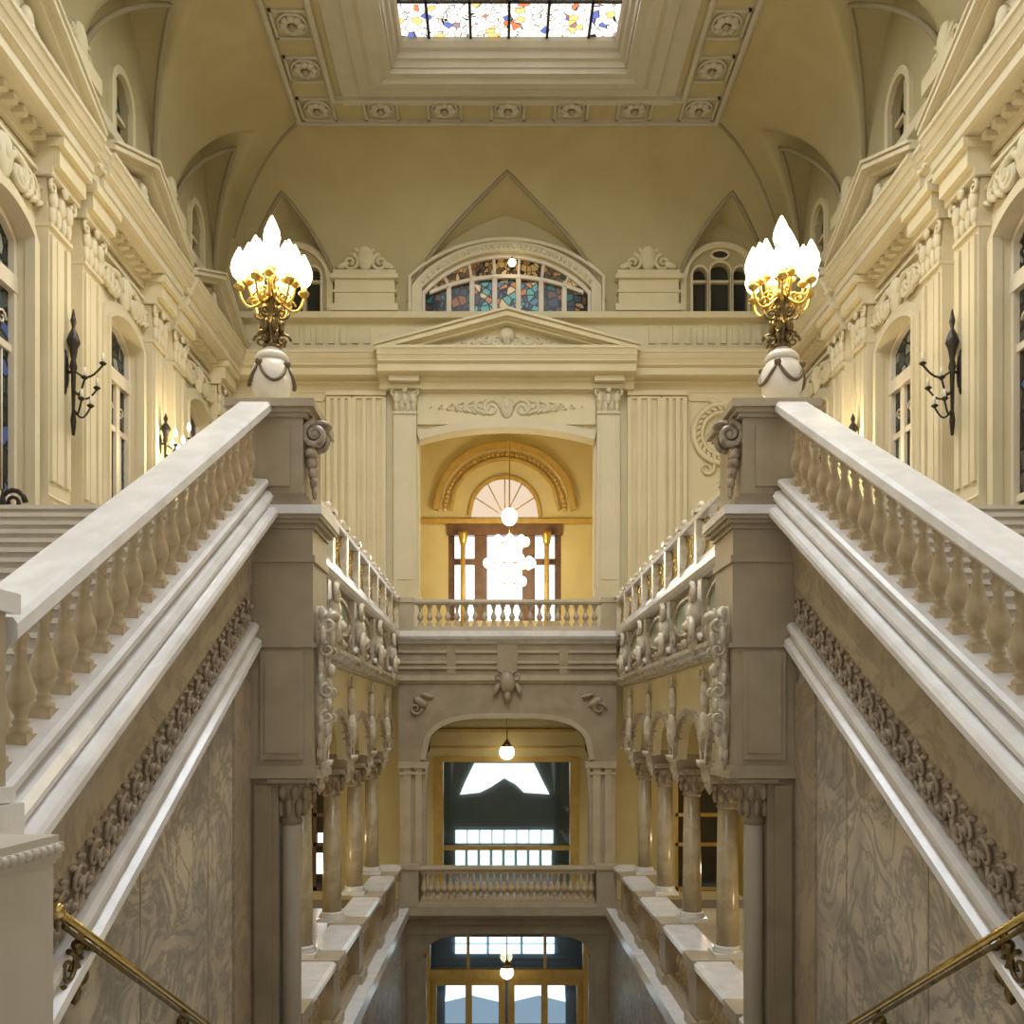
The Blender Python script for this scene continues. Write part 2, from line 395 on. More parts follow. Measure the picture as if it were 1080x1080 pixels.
for L in LUN:
    pts = []
    for i in range(41):
        t = -1 + 2*i/40; a = L[1]+L[2]*t; lo, hi = 0.0, D
        for _ in range(40):
            m = (lo+hi)/2
            if lun_z(L, a, m) > cove(m): lo = m
            else: hi = m
        z = cove(lo)
        p = (a, YB-lo, z) if L[0] == 'b' else (-9.5+lo, a, z) if L[0] == 'l' else (9.5-lo, a, z)
        if L[0] != 'b' and p[1] > YB-1.2: continue
        if L[0] == 'b' and abs(p[0]) > 8.4: continue
        pts.append(p)
    b.tube(pts, .07, 6)
for s in (-1, 1):                                                # corner groins of the cove
    b.tube([(s*(9.5-d), YB-d, cove(d)) for d in [D*i/16 for i in range(2, 17)]], .06, 6)
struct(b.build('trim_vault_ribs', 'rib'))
# flat ceiling border with coffers, skylight frame
def rect_run(mb, hw, yf, y0, prof):                              # U of moulding round the panel: profile (outward o, z)
    n = len(prof); rows = []
    for o, z in prof: rows.append([(-(hw+o), y0, z), (-(hw+o), yf+o, z), (hw+o, yf+o, z), (hw+o, y0, z)])
    vs = [p for r in rows for p in r]; fs = []
    for i in range(n):
        j = (i+1) % n
        for k in range(3): fs.append((i*4+k, i*4+k+1, j*4+k+1, j*4+k))
    fs += [tuple(i*4 for i in range(n)), tuple(i*4+3 for i in range(n))][:2]
    mb.add(vs, fs)
Y0 = 6.0
b = MB()
rect_run(b, 6.25, YF-.15, Y0, [(0, ZC+.02), (.18, ZC+.02), (.18, ZC-.08), (.1, ZC-.13), (0, ZC-.13)])
rect_run(b, 5.05, 27.65, Y0, [(0, ZC+.02), (.2, ZC+.02), (.2, ZC-.07), (.12, ZC-.16), (0, ZC-.16)])
struct(b.build('trim_ceiling_border', 'frame'))
b = MB()
rect_run(b, 3.3, 26.5, Y0, [(0, ZC+.05), (1.55, ZC+.05), (1.55, ZC-.04), (1.0, ZC-.05), (1.0, ZC-.12), (.7, ZC-.14), (.55, ZC-.22), (.3, ZC-.24), (.2, ZC-.16), (0, ZC-.16)])
rect_run(b, 2.95, 26.15, Y0, [(0, ZC+.75), (.45, ZC+.75), (.45, ZC-.02), (.3, ZC-.02), (.26, ZC+.12), (.16, ZC+.14), (.14, ZC+.32), (.05, ZC+.36), (0, ZC+.5)])
struct(b.build('trim_skylight_frame', 'frame'))
sk = struct(MB().box(-2.98, 2.98, 23.6, 26.18, ZC+.62, ZC+.66).build('window_skylight', 'sky_glass'))
struct(MB().box(-2.98, 2.98, 6.0, 23.6, ZC+.62, ZC+.66).build('window_skylight_clear', 'sky_clear'))
b = MB()
for x in (-2.2, -1.05, 0, 1.05, 2.2): b.box(x-.035, x+.035, 6, 26.15, ZC+.56, ZC+.62)
for y in [26.15-1.3*i for i in range(1, 16)]: b.box(-2.98, 2.98, y-.03, y+.03, ZC+.56, ZC+.62)
struct(b.build('trim_skylight_bars', 'iron'))
# rosettes in the border
ros_pts = [((-4.55+1.3*i*7/6.5*1.0), 28.28, 'front', i) for i in range(7)]
def rosette(x, y, label):
    r = thing('ceiling_rosette', label, 'rosette', (x, y, ZC), 'plaster rosettes round the ceiling border')
    m = MB()
    for k in range(8):
        an = 2*PI*k/8; m.ball((x+.22*cos(an), y+.22*sin(an), ZC-.07), (.13, .13, .07), 8, 5)
    m.lathe([(.40, 0), (.42, -.04), (.36, -.08), (.33, -.03), (.33, 0)], (x, y, ZC), 18); m.build('petals', 'frame', r)
    MB().ball((x, y, ZC-.13), (.1, .1, .1), 8, 6).build('boss', 'stone_dk', r)
    q = MB(); h = .52
    for a0, a1, b0, b1 in ((-h, h, -h, -h+.07), (-h, h, h-.07, h), (-h, -h+.07, -h, h), (h-.07, h, -h, h)): q.box(x+a0, x+a1, y+b0, y+b1, ZC-.07, ZC)
    q.build('square_border', 'frame', r)
OR = ('first', 'second', 'third', 'middle', 'third from right', 'second from right', 'last')
for i in range(5):
    nm = ['leftmost', 'second from the left', 'middle', 'second from the right', 'rightmost'][i]
    rosette(-3.78+1.89*i, 28.22, f'{nm} plaster rosette in the ceiling border facing the pediment wall')
for s, w in SIDES:
    for j, y in enumerate((28.22, 26.5, 24.8)):
        nm = ['corner', 'first after the corner', 'second after the corner', 'third after the corner'][j]
        rosette(s*5.68, y, f'{nm} plaster rosette in the ceiling border on the {w} of the skylight')

# ---- trims: cornices on back and side walls
def cornice_prof(p, z0=11.6):      # (d, z), d negative into the hall
    return [(0, z0-.35), (-.12-p, z0-.35), (-.12-p, z0-.12), (-.22-p, z0-.05), (-.22-p, z0), (-.6-p, z0+.02), (-.68-p, z0+.06), (-.68-p, z0+.28), (-.74-p, z0+.32),
            (-.80-p, z0+.34), (-.80-p, z0+.38), (-.76-p, z0+.40), (-.83-p, z0+.52), (-.86-p, z0+.54), (-.84-p, z0+.57), (-.91-p, z0+.70), (-.94-p, z0+.71), (-.94-p, z0+.80), (-.2-p, z0+.9), (0, z0+.9)]
b = MB(); b.run(cornice_prof(-.1), -9.5, 9.5, HB)
b.run([(0, 13.62), (-.32, 13.66), (-.36, 13.85), (-.2, 13.9), (0, 13.9)], -9.5, 9.5, HB)
b.run([(0, 12.55), (-.16, 12.55), (-.16, 12.75), (0, 12.8)], -9.5, 9.5, HB)
for i in range(46):
    a = -9.2+i*.4
    if abs(a) > 4.6: b.rb(a, a+.2, 12.9, 13.5, -.07, 0, HB)
struct(b.build('trim_cornice_back', 'plaster'))
b = MB()                                                          # impost dado along back wall
for a0, a1 in ((-9.5, -3.9), (3.9, 9.5)):
    b.rb(a0, a1, 2.9, 4.2, -.12, 0, HB); b.run([(0, 4.2), (-.2, 4.22), (-.2, 4.34), (-.1, 4.42), (0, 4.42)], a0, a1, HB)
struct(b.build('baseboard_back', 'plaster'))
for s, w in SIDES:
    mp = side(s, 9.5); b = MB(); b.run(cornice_prof(-.1), 6, 32, mp)
    for i in range(100): b.blob(7+i*.25, 11.96, -.70, .085, .07, .05, mp, 0, 6, 4)
    for c in DOORS: b.run(cornice_prof(.0), c-2.6, c+2.6, mp)
    b.run([(0, 13.62), (-.3, 13.66), (-.34, 13.85), (-.2, 13.92), (0, 13.92)], 6, 32, mp)
    for i in range(70):                                           # dentils under the cornice
        y = 7+i*.355; b.rb(y, y+.16, 11.44, 11.58, -.36, 0, mp)
    struct(b.build('trim_cornice_'+w, 'plaster_lt'))
    b = MB()
    cur = 6
    for c in DOORS + (99,):
        e = min(c-1.3, 32)
        b.rb(cur, e, 2.9, 4.1, -.14, 0, mp); b.run([(0, 4.1), (-.22, 4.12), (-.22, 4.25), (-.1, 4.36), (0, 4.36)], cur, e, mp)
        cur = c+1.3
    struct(b.build('baseboard_'+w, 'plaster_lt'))

# ================================================================== STAIRS
def flight_profile(y0, z0, n, run, rise):
    pts = [(y0, z0)]
    for i in range(n):
        pts += [(y0+run*i, z0+rise*(i+1)), (y0+run*(i+1), z0+rise*(i+1))]
    return pts
for s, w in SIDES:
    t = thing('staircase_flight', f'stone flight of steps climbing away on the {w} behind the white handrail', 'stairs', (s*6, 4.4, -1.7))
    rise, run = .1704, .3111; n = 27; x0, x1 = sorted((s*3.82, s*9.45))
    m = MB(); pr = flight_profile(4.4, -1.7, n, run, rise)
    poly = [(x0, y, z) for y, z in pr] + [(x0, 4.4+run*n, GROUND), (x0, 4.62, GROUND), (x0, 4.62, -1.7)]
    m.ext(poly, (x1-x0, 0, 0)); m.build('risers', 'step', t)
    m = MB()
    for i in range(n):
        y = 4.4+run*i; z = -1.7+rise*(i+1); m.box(x0+.01, x1-.01, y-.045, y+run-.03, z-.045, z+.006)
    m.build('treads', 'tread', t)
t = thing('staircase_flight', 'wide central flight of steps going down between the marble walls to the entrance', 'stairs', (0, 4.6, -1.7))
m = MB(); n = 58; run, rise = .3126, .1707
pts = [(4.6, -1.7)]
for i in range(n): pts += [(4.6+run*i, -1.7-rise*(i+1)), (4.6+run*(i+1), -1.7-rise*(i+1))]
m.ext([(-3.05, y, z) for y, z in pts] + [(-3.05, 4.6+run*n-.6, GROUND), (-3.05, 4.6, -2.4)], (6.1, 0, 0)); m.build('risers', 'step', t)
m = MB()
for i in range(n-1):
    y = 4.6+run*i; z = -1.7-rise*(i+1); m.box(-3.02, 3.02, y+.02, y+run+.03, z-.02, z+.005)
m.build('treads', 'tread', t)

# ---- raked balustrade with string, frieze and moulding
BAL = [(.085, 0), (.085, .07), (.05, .085), (.065, .11), (.05, .13), (.045, .15), (.085, .22), (.105, .29), (.10, .34), (.075, .42), (.05, .50), (.04, .555), (.055, .57), (.04, .585),
       (.05, .62), (.07, .655), (.05, .69), (.075, .71), (.075, .80)]
def baluster_mesh(h, k=1.0, n=12):
    m = MB(); f = h/.80
    m.lathe([(r*k, z*f) for r, z in BAL], (0, 0, 0), n)
    m.box(-.095*k, .095*k, -.095*k, .095*k, -.12*f, .035*f); m.box(-.09*k, .09*k, -.09*k, .09*k, .755*f, .95*f)
    return m
for s, w in SIDES:
    mp = raked(s)
    t = thing('stair_balustrade', f'{w} raking stair balustrade with broad white marble handrail and honey balusters', 'balustrade', (s*3.4, 8.6, SL*8.6-3.78))
    m = MB()
    m.run([(-.27, -2.42), (.08, -2.42), (.12, -2.46), (.12, -2.54), (.06, -2.62), (-.23, -2.62), (-.30, -2.55), (-.30, -2.46)], 5.62, 12.0, mp)
    m.build('handrail', 'rail', t)
    m = MB()
    m.run([(.15, -3.40), (-.22, -3.42), (-.25, -3.45), (-.25, -3.50), (-.19, -3.52), (-.19, -3.56), (-.27, -3.58), (-.31, -3.64), (-.31, -3.68), (-.24, -3.70), (-.38, -3.74), (-.40, -3.78), (-.40, -3.84), (-.1, -3.86), (.15, -3.86)], 5.05, 12.0, mp)
    m.build('string', 'string', t)
    proto = baluster_mesh(.80, .86).build('baluster', 'baluster', t, base=(0, 0, 0))
    ys_ = [5.8+.312*i for i in range(20)]
    for i, y in enumerate(ys_):
        loc = Vector((s*3.40, y, -3.42+SL*y)) - Vector(t.location)
        if i == 0: proto.location = loc
        else:
            c = proto.copy(); COL.objects.link(c); c.parent = t; c.location = loc
    # lower end pedestal
    p = MB(); x0, x1 = s*3.18, s*3.74
    x0, x1 = sorted((x0, x1)); p.box(x0, x1, 4.8, 5.5, -.35, .70); p.build('pedestal', 'stone', t)
    x0, x1 = sorted((s*3.15, s*3.77))
    p = MB(); p.box(x0, x1, 4.7, 5.56, -.44, -.35); p.box(x0-.03, x1+.03, 4.66, 5.6, -.64, -.45); p.build('pedestal_base', 'string', t)
    p = MB(); p.box(x0, x1, 4.7, 5.62, .66, .78); p.build('pedestal_cap', 'rail', t)
    # carved frieze and lower moulding on the marble wall
    f = thing('stair_wall_frieze', f'{w} carved leaf frieze with white moulding sloping down the marble stair wall', 'frieze', (s*3.45, 9, SL*9-5.2))
    m = MB(); m.run([(0, -3.86), (-.12, -3.86), (-.10, -4.2), (-.04, -4.55), (-.06, -4.72), (0, -4.76)], 5.2, 12.0, mp); m.build('cove_band', 'marble_band', f)
    m = MB(); N_ = 46
    m.run([(0, -4.76), (-.02, -4.76), (-.02, -5.25), (0, -5.25)], 5.2, 12.0, mp)
    for i in range(N_):
        y = 5.45+6.5*i/N_; z = -5.01+.0
        m.curl(y, z+(.05 if i % 2 else -.05), -.05, .10, mp, 1.3, .4, 1 if i % 2 else -1, .22, 12)
        m.blob(y+.06, z-.15, -.03, .08, .025, .035, mp, .6); m.blob(y-.05, z+.17, -.03, .075, .022, .03, mp, -.6)
        m.blob(y, z+(.05 if i % 2 else -.05), -.06, .035, .035, .05, mp)
    m.build('carved_leaves', 'carved', f)
    m = MB(); m.run([(0, -5.23), (-.09, -5.24), (-.13, -5.28), (-.13, -5.33), (-.08, -5.36), (-.09, -5.42), (-.16, -5.46), (-.17, -5.53), (-.1, -5.58), (0, -5.6)], 5.2, 12.0, mp)
    m.build('moulding', 'string', f)
    # newel block beside the central flight
    nb = thing('newel_pedestal', f'pale stone newel block at the {w} foot of the side stair', 'newel', (s*3.4, 4.2, -1.7))
    x0, x1 = sorted((s*2.66, s*3.74)); m = MB(); m.box(x0, x1, 3.3, 4.98, -1.7, -.72); m.build('block', 'newel', nb)
    m = MB(); o = .0
    for k, (e, z0, z1) in enumerate(((.01, -.72, -.69), (.03, -.69, -.66), (.04, -.66, -.61), (.02, -.61, -.57))): m.box(x0-e, x1+e, 3.3-e, 4.98+e, z0, z1)
    n2 = 22
    for i in range(n2):                                          # leaf moulding under the ledge
        y = 3.35+1.65*i/n2
        m.ball((s*2.62, y, -.635), (.03, .035, .03), 6, 4)
    m.build('cap', 'newel', nb)
    # brass handrail on the marble wall
    h = thing('brass_handrail', f'{w} polished brass handrail running down the marble wall of the central flight', 'handrail', (s*3.3, 7, 2.25-SL*7))
    A = 2.25; hr = lambda y, dz=0: (s*3.30, y, A-SL*y+dz)
    MB().tube([hr(y) for y in (6.42, 8, 10, 11.95)], .03, 10).build('rail', 'brass', h)
    MB().tube([hr(y, -.075) for y in (6.5, 8, 10, 11.95)], .018, 8).build('lower_bar', 'bronze', h)
    m = MB(); m.ball(hr(6.40), (.06, .06, .06), 12, 8); m.tube([hr(6.4), (s*3.36, 6.33, A-SL*6.4-.1), (s*3.47, 6.33, A-SL*6.4-.16)], .03, 8)
    m.build('end_knob', 'brass', h)
    for y in (6.8, 9.05, 11.3):
        m = MB(); P = hr(y); q = lambda a, b_, d: (s*(3.34+d), P[1]+a, P[2]+b_)
        m.tube([P, (s*3.38, y, P[2]-.18), (s*3.47, y, P[2]-.3)], .025, 7)
        m.curl(.1, -.2, 0, .14, q, 1.4, PI/2, 1, .18); m.curl(-.14, -.24, 0, .12, q, 1.4, PI/2, -1, .18)
        m.blob(0, -.42, .02, .05, .12, .05, q); m.blob(.14, -.38, .02, .08, .04, .04, q, .6); m.blob(-.14, -.4, .02, .08, .04, .04, q, -.6)
        m.blob(.0, -.12, 0, .06, .06, .05, q)
        m.build('bracket', 'bronze', h)

# ================================================================== PIERS
for s, w in SIDES:
    t = thing('gallery_pier', f'{w} tall stone pier at the head of the stairs carrying the candelabrum', 'pier', (s*3.4, 12.5, GROUND))
    X = lambda a, b_: sorted((s*a, s*b_))
    m = MB()
    x0, x1 = X(3.10, 3.78); m.box(x0, x1, 12.02, 12.98, GROUND, -.62)
    x0, x1 = X(3.18, 3.40); m.box(x0, x1, 11.98, 12.1, GROUND, -.75)
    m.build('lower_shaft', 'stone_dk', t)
    m = MB(); x0, x1 = X(2.66, 3.78); m.box(x0, x1, 12.02, 12.98, -.62, 2.15)
    x0, x1 = X(2.78, 3.32); m.box(x0, x1, 11.98, 12.1, -.42, .95); m.box(x0+.06, x1-.06, 11.96, 12.1, -.34, .87)
    m.build('upper_shaft', 'stone', t)
    m = MB(); x0, x1 = X(2.60, 3.80); m.box(x0, x1, 11.96, 13.02, -.66, -.56); m.box(x0+.03, x1-.03, 11.98, 13.0, -.565, -.5); m.build('base_moulding', 'stone', t)
    m = MB(); m.box(x0+.02, x1-.02, 11.98, 13.0, 1.0, 1.06); m.build('string_course', 'stone', t)
    m = MB(); m.box(x0+.03, x1-.03, 11.99, 13.0, 2.08, 2.165); m.build('necking', 'stone', t)
    m = MB(); x0, x1 = X(2.66, 3.66); m.box(x0, x1, 12.0, 13.0, 2.16, 2.55)
    for e, z0, z1 in ((.03, 2.5, 2.56), (.08, 2.56, 2.61), (.12, 2.61, 2.66)): m.box(x0-e, x1+e, 12.0-e, 13.0+e, z0, z1)
    m.build('frieze_block', 'stone', t)
    m = MB(); m.box(x0-.14, x1+.14, 11.84, 13.16, 2.66, 2.77); m.build('ledge', 'rail', t)
    m = MB(); x0, x1 = X(2.80, 3.60)
    m.box(x0, x1, 12.06, 13.3, 2.95, 3.92); x0, x1 = X(2.96, 3.36); m.box(x0, x1, 12.03, 12.2, 3.05, 3.82)
    m.build('pedestal', 'stone', t)
    m = MB(); x0, x1 = X(2.74, 3.64)
    for e, z0, z1 in ((.08, 2.77, 2.84), (.04, 2.84, 2.89), (.0, 2.89, 2.95)): m.box(x0-e, x1+e, 12.0-e, 13.3+e, z0, z1)
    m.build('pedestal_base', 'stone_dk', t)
    m = MB()
    for e, z0, z1 in ((.0, 3.92, 3.97), (.05, 3.97, 4.02), (.11, 4.02, 4.12)): m.box(x0-e, x1+e, 12.0-e, 13.3+e, z0, z1)
    m.build('pedestal_cap', 'stone', t)
    # scroll ornament on the inner face of the pedestal
    q = back(12.35)
    m = MB()
    m.curl(s*2.66, 3.74, -.2, .17, q, 1.6, PI/2, -s, .3); m.curl(s*2.66, 3.74, .1, .17, q, 1.6, PI/2, -s, .3); m.ball((s*2.66, 12.3, 3.74), (.1, .2, .1), 10, 6)
    for k in range(5): m.ball((s*(2.73-.012*k), 12.25, 3.5-.12*k), (.09-.012*k, .16-.02*k, .1), 8, 5)
    m.ball((s*2.6, 12.35, 3.9), (.14, .2, .06), 9, 5)
    m.build('scroll_ornament', 'carved', t)
    # carved acanthus console below
    m = MB(); rnd = random.Random(5)
    prof = [(1.55, .10), (1.35, .26), (1.1, .24), (.9, .15), (.6, .17), (.3, .20), (0, .17), (-.3, .11), (-.52, .06)]
    m.loft([[(s*2.66 - s*r*.9*(1 if k in (0, 1, 7) else (.0 if k in (3, 4, 5) else .6)), 12.3+r*.8*sin(2*PI*k/8+.4), z) for k in range(8)] for z, r in prof])
    for i in range(len(prof)-1):
        z0, r0 = prof[i]; z1, r1 = prof[i+1]
        for k in range(4):
            f = rnd.random(); z = z0+(z1-z0)*f; r = r0+(r1-r0)*f; an = -1.4+2.8*(k+.5)/4
            m.ball((s*(2.66-r*.9*cos(an)), 12.3+r*sin(an), z), (.045, .05, .10+.03*f), 7, 5)
    for z, r in ((1.3, .13), (.98, .1), (.45, .1), (.12, .09)):
        for d in (-.22, .14): m.curl(s*(2.50), z, d, r, back(12.35), 1.4, PI/2, -s, .26, 14)
    m.ball((s*2.45, 12.3, 1.42), (.09, .14, .08), 9, 6); m.ball((s*2.48, 12.28, .72), (.07, .08, .09), 9, 6)
    m.build('carved_console', 'carved_lt', t)
    # slim engaged column under the console
    c = thing('engaged_column', f'slim pale column with dark leafy capital standing against the {w} stair pier', 'column', (s*2.97, 12.2, -5.84))
    m = MB(); m.lathe([(.125, 0), (.125, 4.4), (.115, 4.6)], (s*2.97, 12.2, -5.84), 16); m.build('shaft', 'newel', c)
    m = MB(); m.lathe([(.12, 0), (.15, .05), (.13, .1), (.15, .3), (.21, .48), (.24, .56)], (s*2.97, 12.2, -1.26), 14)
    for k in range(8):
        an = 2*PI*k/8
        m.ball((s*2.97+.16*cos(an), 12.2+.16*sin(an), -1.04), (.05, .05, .12), 7, 5); m.ball((s*2.97+.2*cos(an+.4), 12.2+.2*sin(an+.4), -.84), (.055, .055, .1), 7, 5)
    m.box(s*2.97-.25, s*2.97+.25, 11.95, 12.45, -.72, -.67)
    m.build('capital', 'stone_dk', c)

# ================================================================== CANDELABRA
def candelabrum(s, w):
    cx, cy, z0 = s*3.40+.07, 12.65, 4.12
    t = thing('candelabrum', f'lit gilt candelabrum on a white garlanded urn crowning the {w} pier', 'lamp', (cx, cy, z0))
    m = MB(); m.lathe([(.2, 0), (.22, .03), (.2, .07), (.1, .1), (.08, .16), (.13, .2)], (cx, cy, z0), 18); m.build('foot', 'porcelain', t)
    m = MB(); m.lathe([(.12, .18), (.19, .22), (.255, .34), (.28, .48), (.265, .62), (.21, .72), (.17, .76)], (cx, cy, z0), 22); m.build('urn', 'porcelain', t)
    m = MB()
    for k in range(4):
        a0 = 2*PI*k/4 + PI/4 + .3
        pts = []
        for i in range(11):
            u = i/10; an = a0+u*PI/2; zz = .66-.26*sin(u*PI); r = .20+.1*sin(min(1, (0.72-zz)/.3)*PI/2)
            pts.append((cx+r*cos(an), cy+r*sin(an), z0+zz))
        m.tube(pts, .024, 6)
        m.ball((cx+.26*cos(a0), cy+.26*sin(a0), z0+.66), .05, 8, 6)
    m.build('garland', 'garland', t)
    m = MB(); m.lathe([(.21, .74), (.23, .78), (.19, .84), (.12, .88), (.1, .92)], (cx, cy, z0), 18); m.build('urn_collar', 'porcelain', t)
    m = MB(); m.lathe([(.09, .90), (.13, .94), (.08, 1.0), (.06, 1.08), (.12, 1.16), (.1, 1.24), (.05, 1.3), (.05, 1.5), (.09, 1.56), (.06, 1.62), (.05, 1.8), (.1, 1.86), (.05, 1.92), (.03, 2.2)], (cx, cy, z0), 12)
    for k in range(6):
        an = 2*PI*k/6
        m.ball((cx+.12*cos(an), cy+.12*sin(an), z0+1.2), (.05, .05, .1), 7, 5); m.ball((cx+.08*cos(an), cy+.08*sin(an), z0+1.6), (.04, .04, .08), 7, 5)
        q = lambda a, b_, d, an=an: (cx+a*cos(an)-d*sin(an), cy+a*sin(an)+d*cos(an), z0+b_)
        m.curl(.15, 1.02, 0, .1, q, 1.3, 0, 1, .2, 12); m.curl(.14, 1.38, 0, .09, q, 1.3, 0, -1, .2, 12)
    m.build('stem', 'bronze', t)
    spots = []
    for k in range(6): spots.append((.42, 2*PI*k/6+.25, 1.78))
    for k in range(3): spots.append((.20, 2*PI*k/3+.7, 1.98))
    spots += [(.30, 2*PI*k/4+.1, 1.88) for k in range(4)]
    spots.append((0, 0, 2.25))
    for i, (r, an, zz) in enumerate(spots):
        px, py = cx+r*cos(an), cy+r*sin(an)
        if r > 0:
            m = MB(); pts = []
            for j in range(13):
                u = j/12; rr = r*(1-(1-u)**1.6) if u < 1 else r
                pts.append((cx+rr*cos(an), cy+rr*sin(an), z0+zz-.12-.22*sin(u*PI)+.0*(1-u)))
            m.tube(pts, .02, 6)
            q = lambda a, b_, d, an=an: (cx+a*cos(an)-d*sin(an), cy+a*sin(an)+d*cos(an), z0+b_)
            m.curl(r*.55, zz-.27, 0, .08, q, 1.3, 0, 1, .2, 12)
            arm = m.build('arm', 'gold', t)
        m = MB(); m.lathe([(.02, -.14), (.07, -.1), (.075, -.07), (.04, -.05), (.035, .0)], (px, py, z0+zz), 10); m.build('candle_cup', 'gold', t)
        m = MB(); m.lathe([(.03, 0), (.085, .06), (.115, .15), (.10, .24), (.05, .36), (.01, .44)], (px, py, z0+zz), 12); m.build('bulb', 'bulb', t)
    return (cx, cy, z0+2.05)
CAND = [candelabrum(s, w) for s, w in SIDES]

# ================================================================== UPPER GALLERY SIDES
CY = (17.6, 20.8, 24.1, 27.4)
for s, w in SIDES:
    q = side(s, 3.45)
    t = thing('upper_gallery', f'{w} upper gallery front with scroll brackets and pale green panels above the arcade', 'gallery', (s*3.6, 21, -.9))
    m = MB(); m.rb(13.32, 29.45, 1.35, 2.75, .12, .5, q); m.build('frieze_wall', 'stone_dk', t)
    m = MB(); m.run([(.5, 2.72), (.0, 2.74), (-.08, 2.78), (-.12, 2.86), (-.12, 2.96), (.5, 2.98)], 13.32, 29.4, q); m.build('edge_moulding', 'rail', t)
    m = MB(); m.run([(.5, 1.2), (.1, 1.2), (.02, 1.26), (-.06, 1.34), (-.14, 1.40), (-.14, 1.48), (.0, 1.54), (.5, 1.56)], 13.32, 29.4, q)
    for i in range(60): m.blob(13.3+i*.27, 1.30, .02, .08, .06, .06, q, 0, 7, 4)
    m.build('ledge', 'carved_lt', t)
    YS = (14.4,) + CY
    for i, y in enumerate(YS):
        m = MB()                                                  # big scroll bracket over each column
        m.rb(y-.16, y+.16, 1.55, 2.72, -.02, .14, q)
        m.curl(y-.0, 2.45, -.16, .2, q, 1.4, PI/2, 1, .3); m.curl(y+.02, 1.82, -.2, .26, q, 1.4, -PI/2, -1, .28)
        m.blob(y, 2.1, -.1, .16, .3, .14, q); m.blob(y, 1.85, -.22, .13, .13, .12, q); m.blob(y, 1.5, -.12, .12, .2, .12, q)
        m.blob(y-.2, 1.65, -.05, .12, .07, .07, q, .5); m.blob(y+.2, 1.65, -.05, .12, .07, .07, q, -.5)
        m.build('scroll_bracket', 'carved_lt', t)
    for y0, y1 in zip(YS, YS[1:]+(29.3,)):
        a0, a1 = y0+.45, y1-.45; mid = (a0+a1)/2; hw = (a1-a0)/2
        if hw < .3: continue
        m = MB(); N_ = 20
        pts = [(mid+hw*cos(2*PI*k/N_), 2.2+.36*sin(2*PI*k/N_)) for k in range(N_)]
        m.pl(pts, .06, .14, q); pl_ = m.build('green_panel', 'green', t); 
        m = MB(); m.tube([q(a, b_, .05) for a, b_ in pts], .05, 6, True)
        for e in (-1, 1): m.curl(mid+e*(hw+.08), 1.8, .04, .15, q, 1.3, PI/2, e, .25, 14); m.blob(mid+e*hw*.5, 1.68, .05, .3, .06, .06, q, e*.15)
        m.blob(mid, 1.66, .03, .16, .12, .09, q)
        m.build('panel_frame', 'carved', t)
    # arcade: spandrels hanging between the columns
    ar = thing('mezzanine_arcade', f'{w} row of round arches with pendants between mezzanine columns and gallery', 'arcade', (s*3.7, 21, -.7))
    m = MB(); edges = [13.32, 14.4] + list(CY) + [29.4]
    for y0, y1 in zip(edges, edges[1:]):
        hw = (y1-y0)/2-.22; c = (y0+y1)/2
        if hw < .7: m.rb(y0, y1, -.7, 1.3, .1, .5, q); continue
        wall(m, y0, y1, -.72, 1.3, .34, [(c-hw, c+hw, -.72, arch_top(c, hw, -.72, .95))], lambda a, b_, d: q(a, b_, d*.6+.14))
    m.build('spandrels', 'plaster', ar)
    m = MB()
    for y0, y1 in zip(edges[1:], edges[2:]):
        hw = (y1-y0)/2-.22; c = (y0+y1)/2
        archivolt(m, c, -.72, arch_top(c, hw, -.72, .95), hw, .14, .04, .2, q)
    m.build('archivolts', 'carved', ar)
    for y in YS:
        m = MB(); m.lathe([(.01, -.55), (.06, -.48), (.11, -.38), (.1, -.3), (.17, -.18), (.16, -.08), (.24, .0), (.26, .1)], (s*3.62, y, -.72), 12)
        for k in range(5): m.ball((s*3.62+.12*cos(k*1.26), y+.12*sin(k*1.26), -.95), (.05, .05, .1), 6, 4)
        m.blob(y, -.1, .06, .12, .4, .12, q); m.blob(y, .55, .08, .1, .35, .1, q); m.curl(y, .95, .04, .16, q, 1.3, 0, 1, .25, 12)
        m.build('pendant', 'carved_lt', ar)
    # railing on the gallery edge
    r = thing('gallery_railing', f'{w} gallery railing of white posts and brass scroll panels behind the pier', 'railing', (s*3.45, 21, 2.98))
    MB().run([(-.1, 3.82), (.14, 3.82), (.16, 3.88), (.1, 3.95), (-.06, 3.95), (-.12, 3.88)], 13.3, 29.4, q).build('top_rail', 'rail', r)
    MB().run([(-.06, 2.98), (.12, 2.98), (.1, 3.1), (-.04, 3.1)], 13.3, 29.4, q).build('bottom_rail', 'rail', r)
    PY = [13.6, 15.6, 17.6, 19.2, 20.8, 22.45, 24.1, 25.75, 27.4, 29.2]
    for y in PY:
        m = MB(); m.rb(y-.1, y+.1, 2.98, 3.98, -.1, .14, q); m.rb(y-.14, y+.14, 3.95, 4.03, -.14, .18, q); m.ball(q(y, 4.1, .02), .08, 10, 7); m.build('post', 'carved_lt', r)
    for y0, y1 in zip(PY, PY[1:]):
        m = MB(); mid = (y0+y1)/2; hw = (y1-y0)/2-.1; q2 = lambda a, b_, d: q(a, b_, d+.02)
        for e in (-1, 1):
            m.curl(mid+e*hw*.52, 3.6, 0, .2, q2, 1.4, 0 if e > 0 else PI, e, .13); m.curl(mid+e*hw*.52, 3.3, 0, .17, q2, 1.4, PI if e > 0 else 0, -e, .13)
            m.tube([q2(mid+e*hw, 3.1, 0), q2(mid+e*.1, 3.46, 0), q2(mid+e*hw, 3.82, 0)], .022, 6)
        m.tube([q2(mid+.16*cos(k*PI/8), 3.46+.22*sin(k*PI/8), 0) for k in range(16)], .025, 6, True)
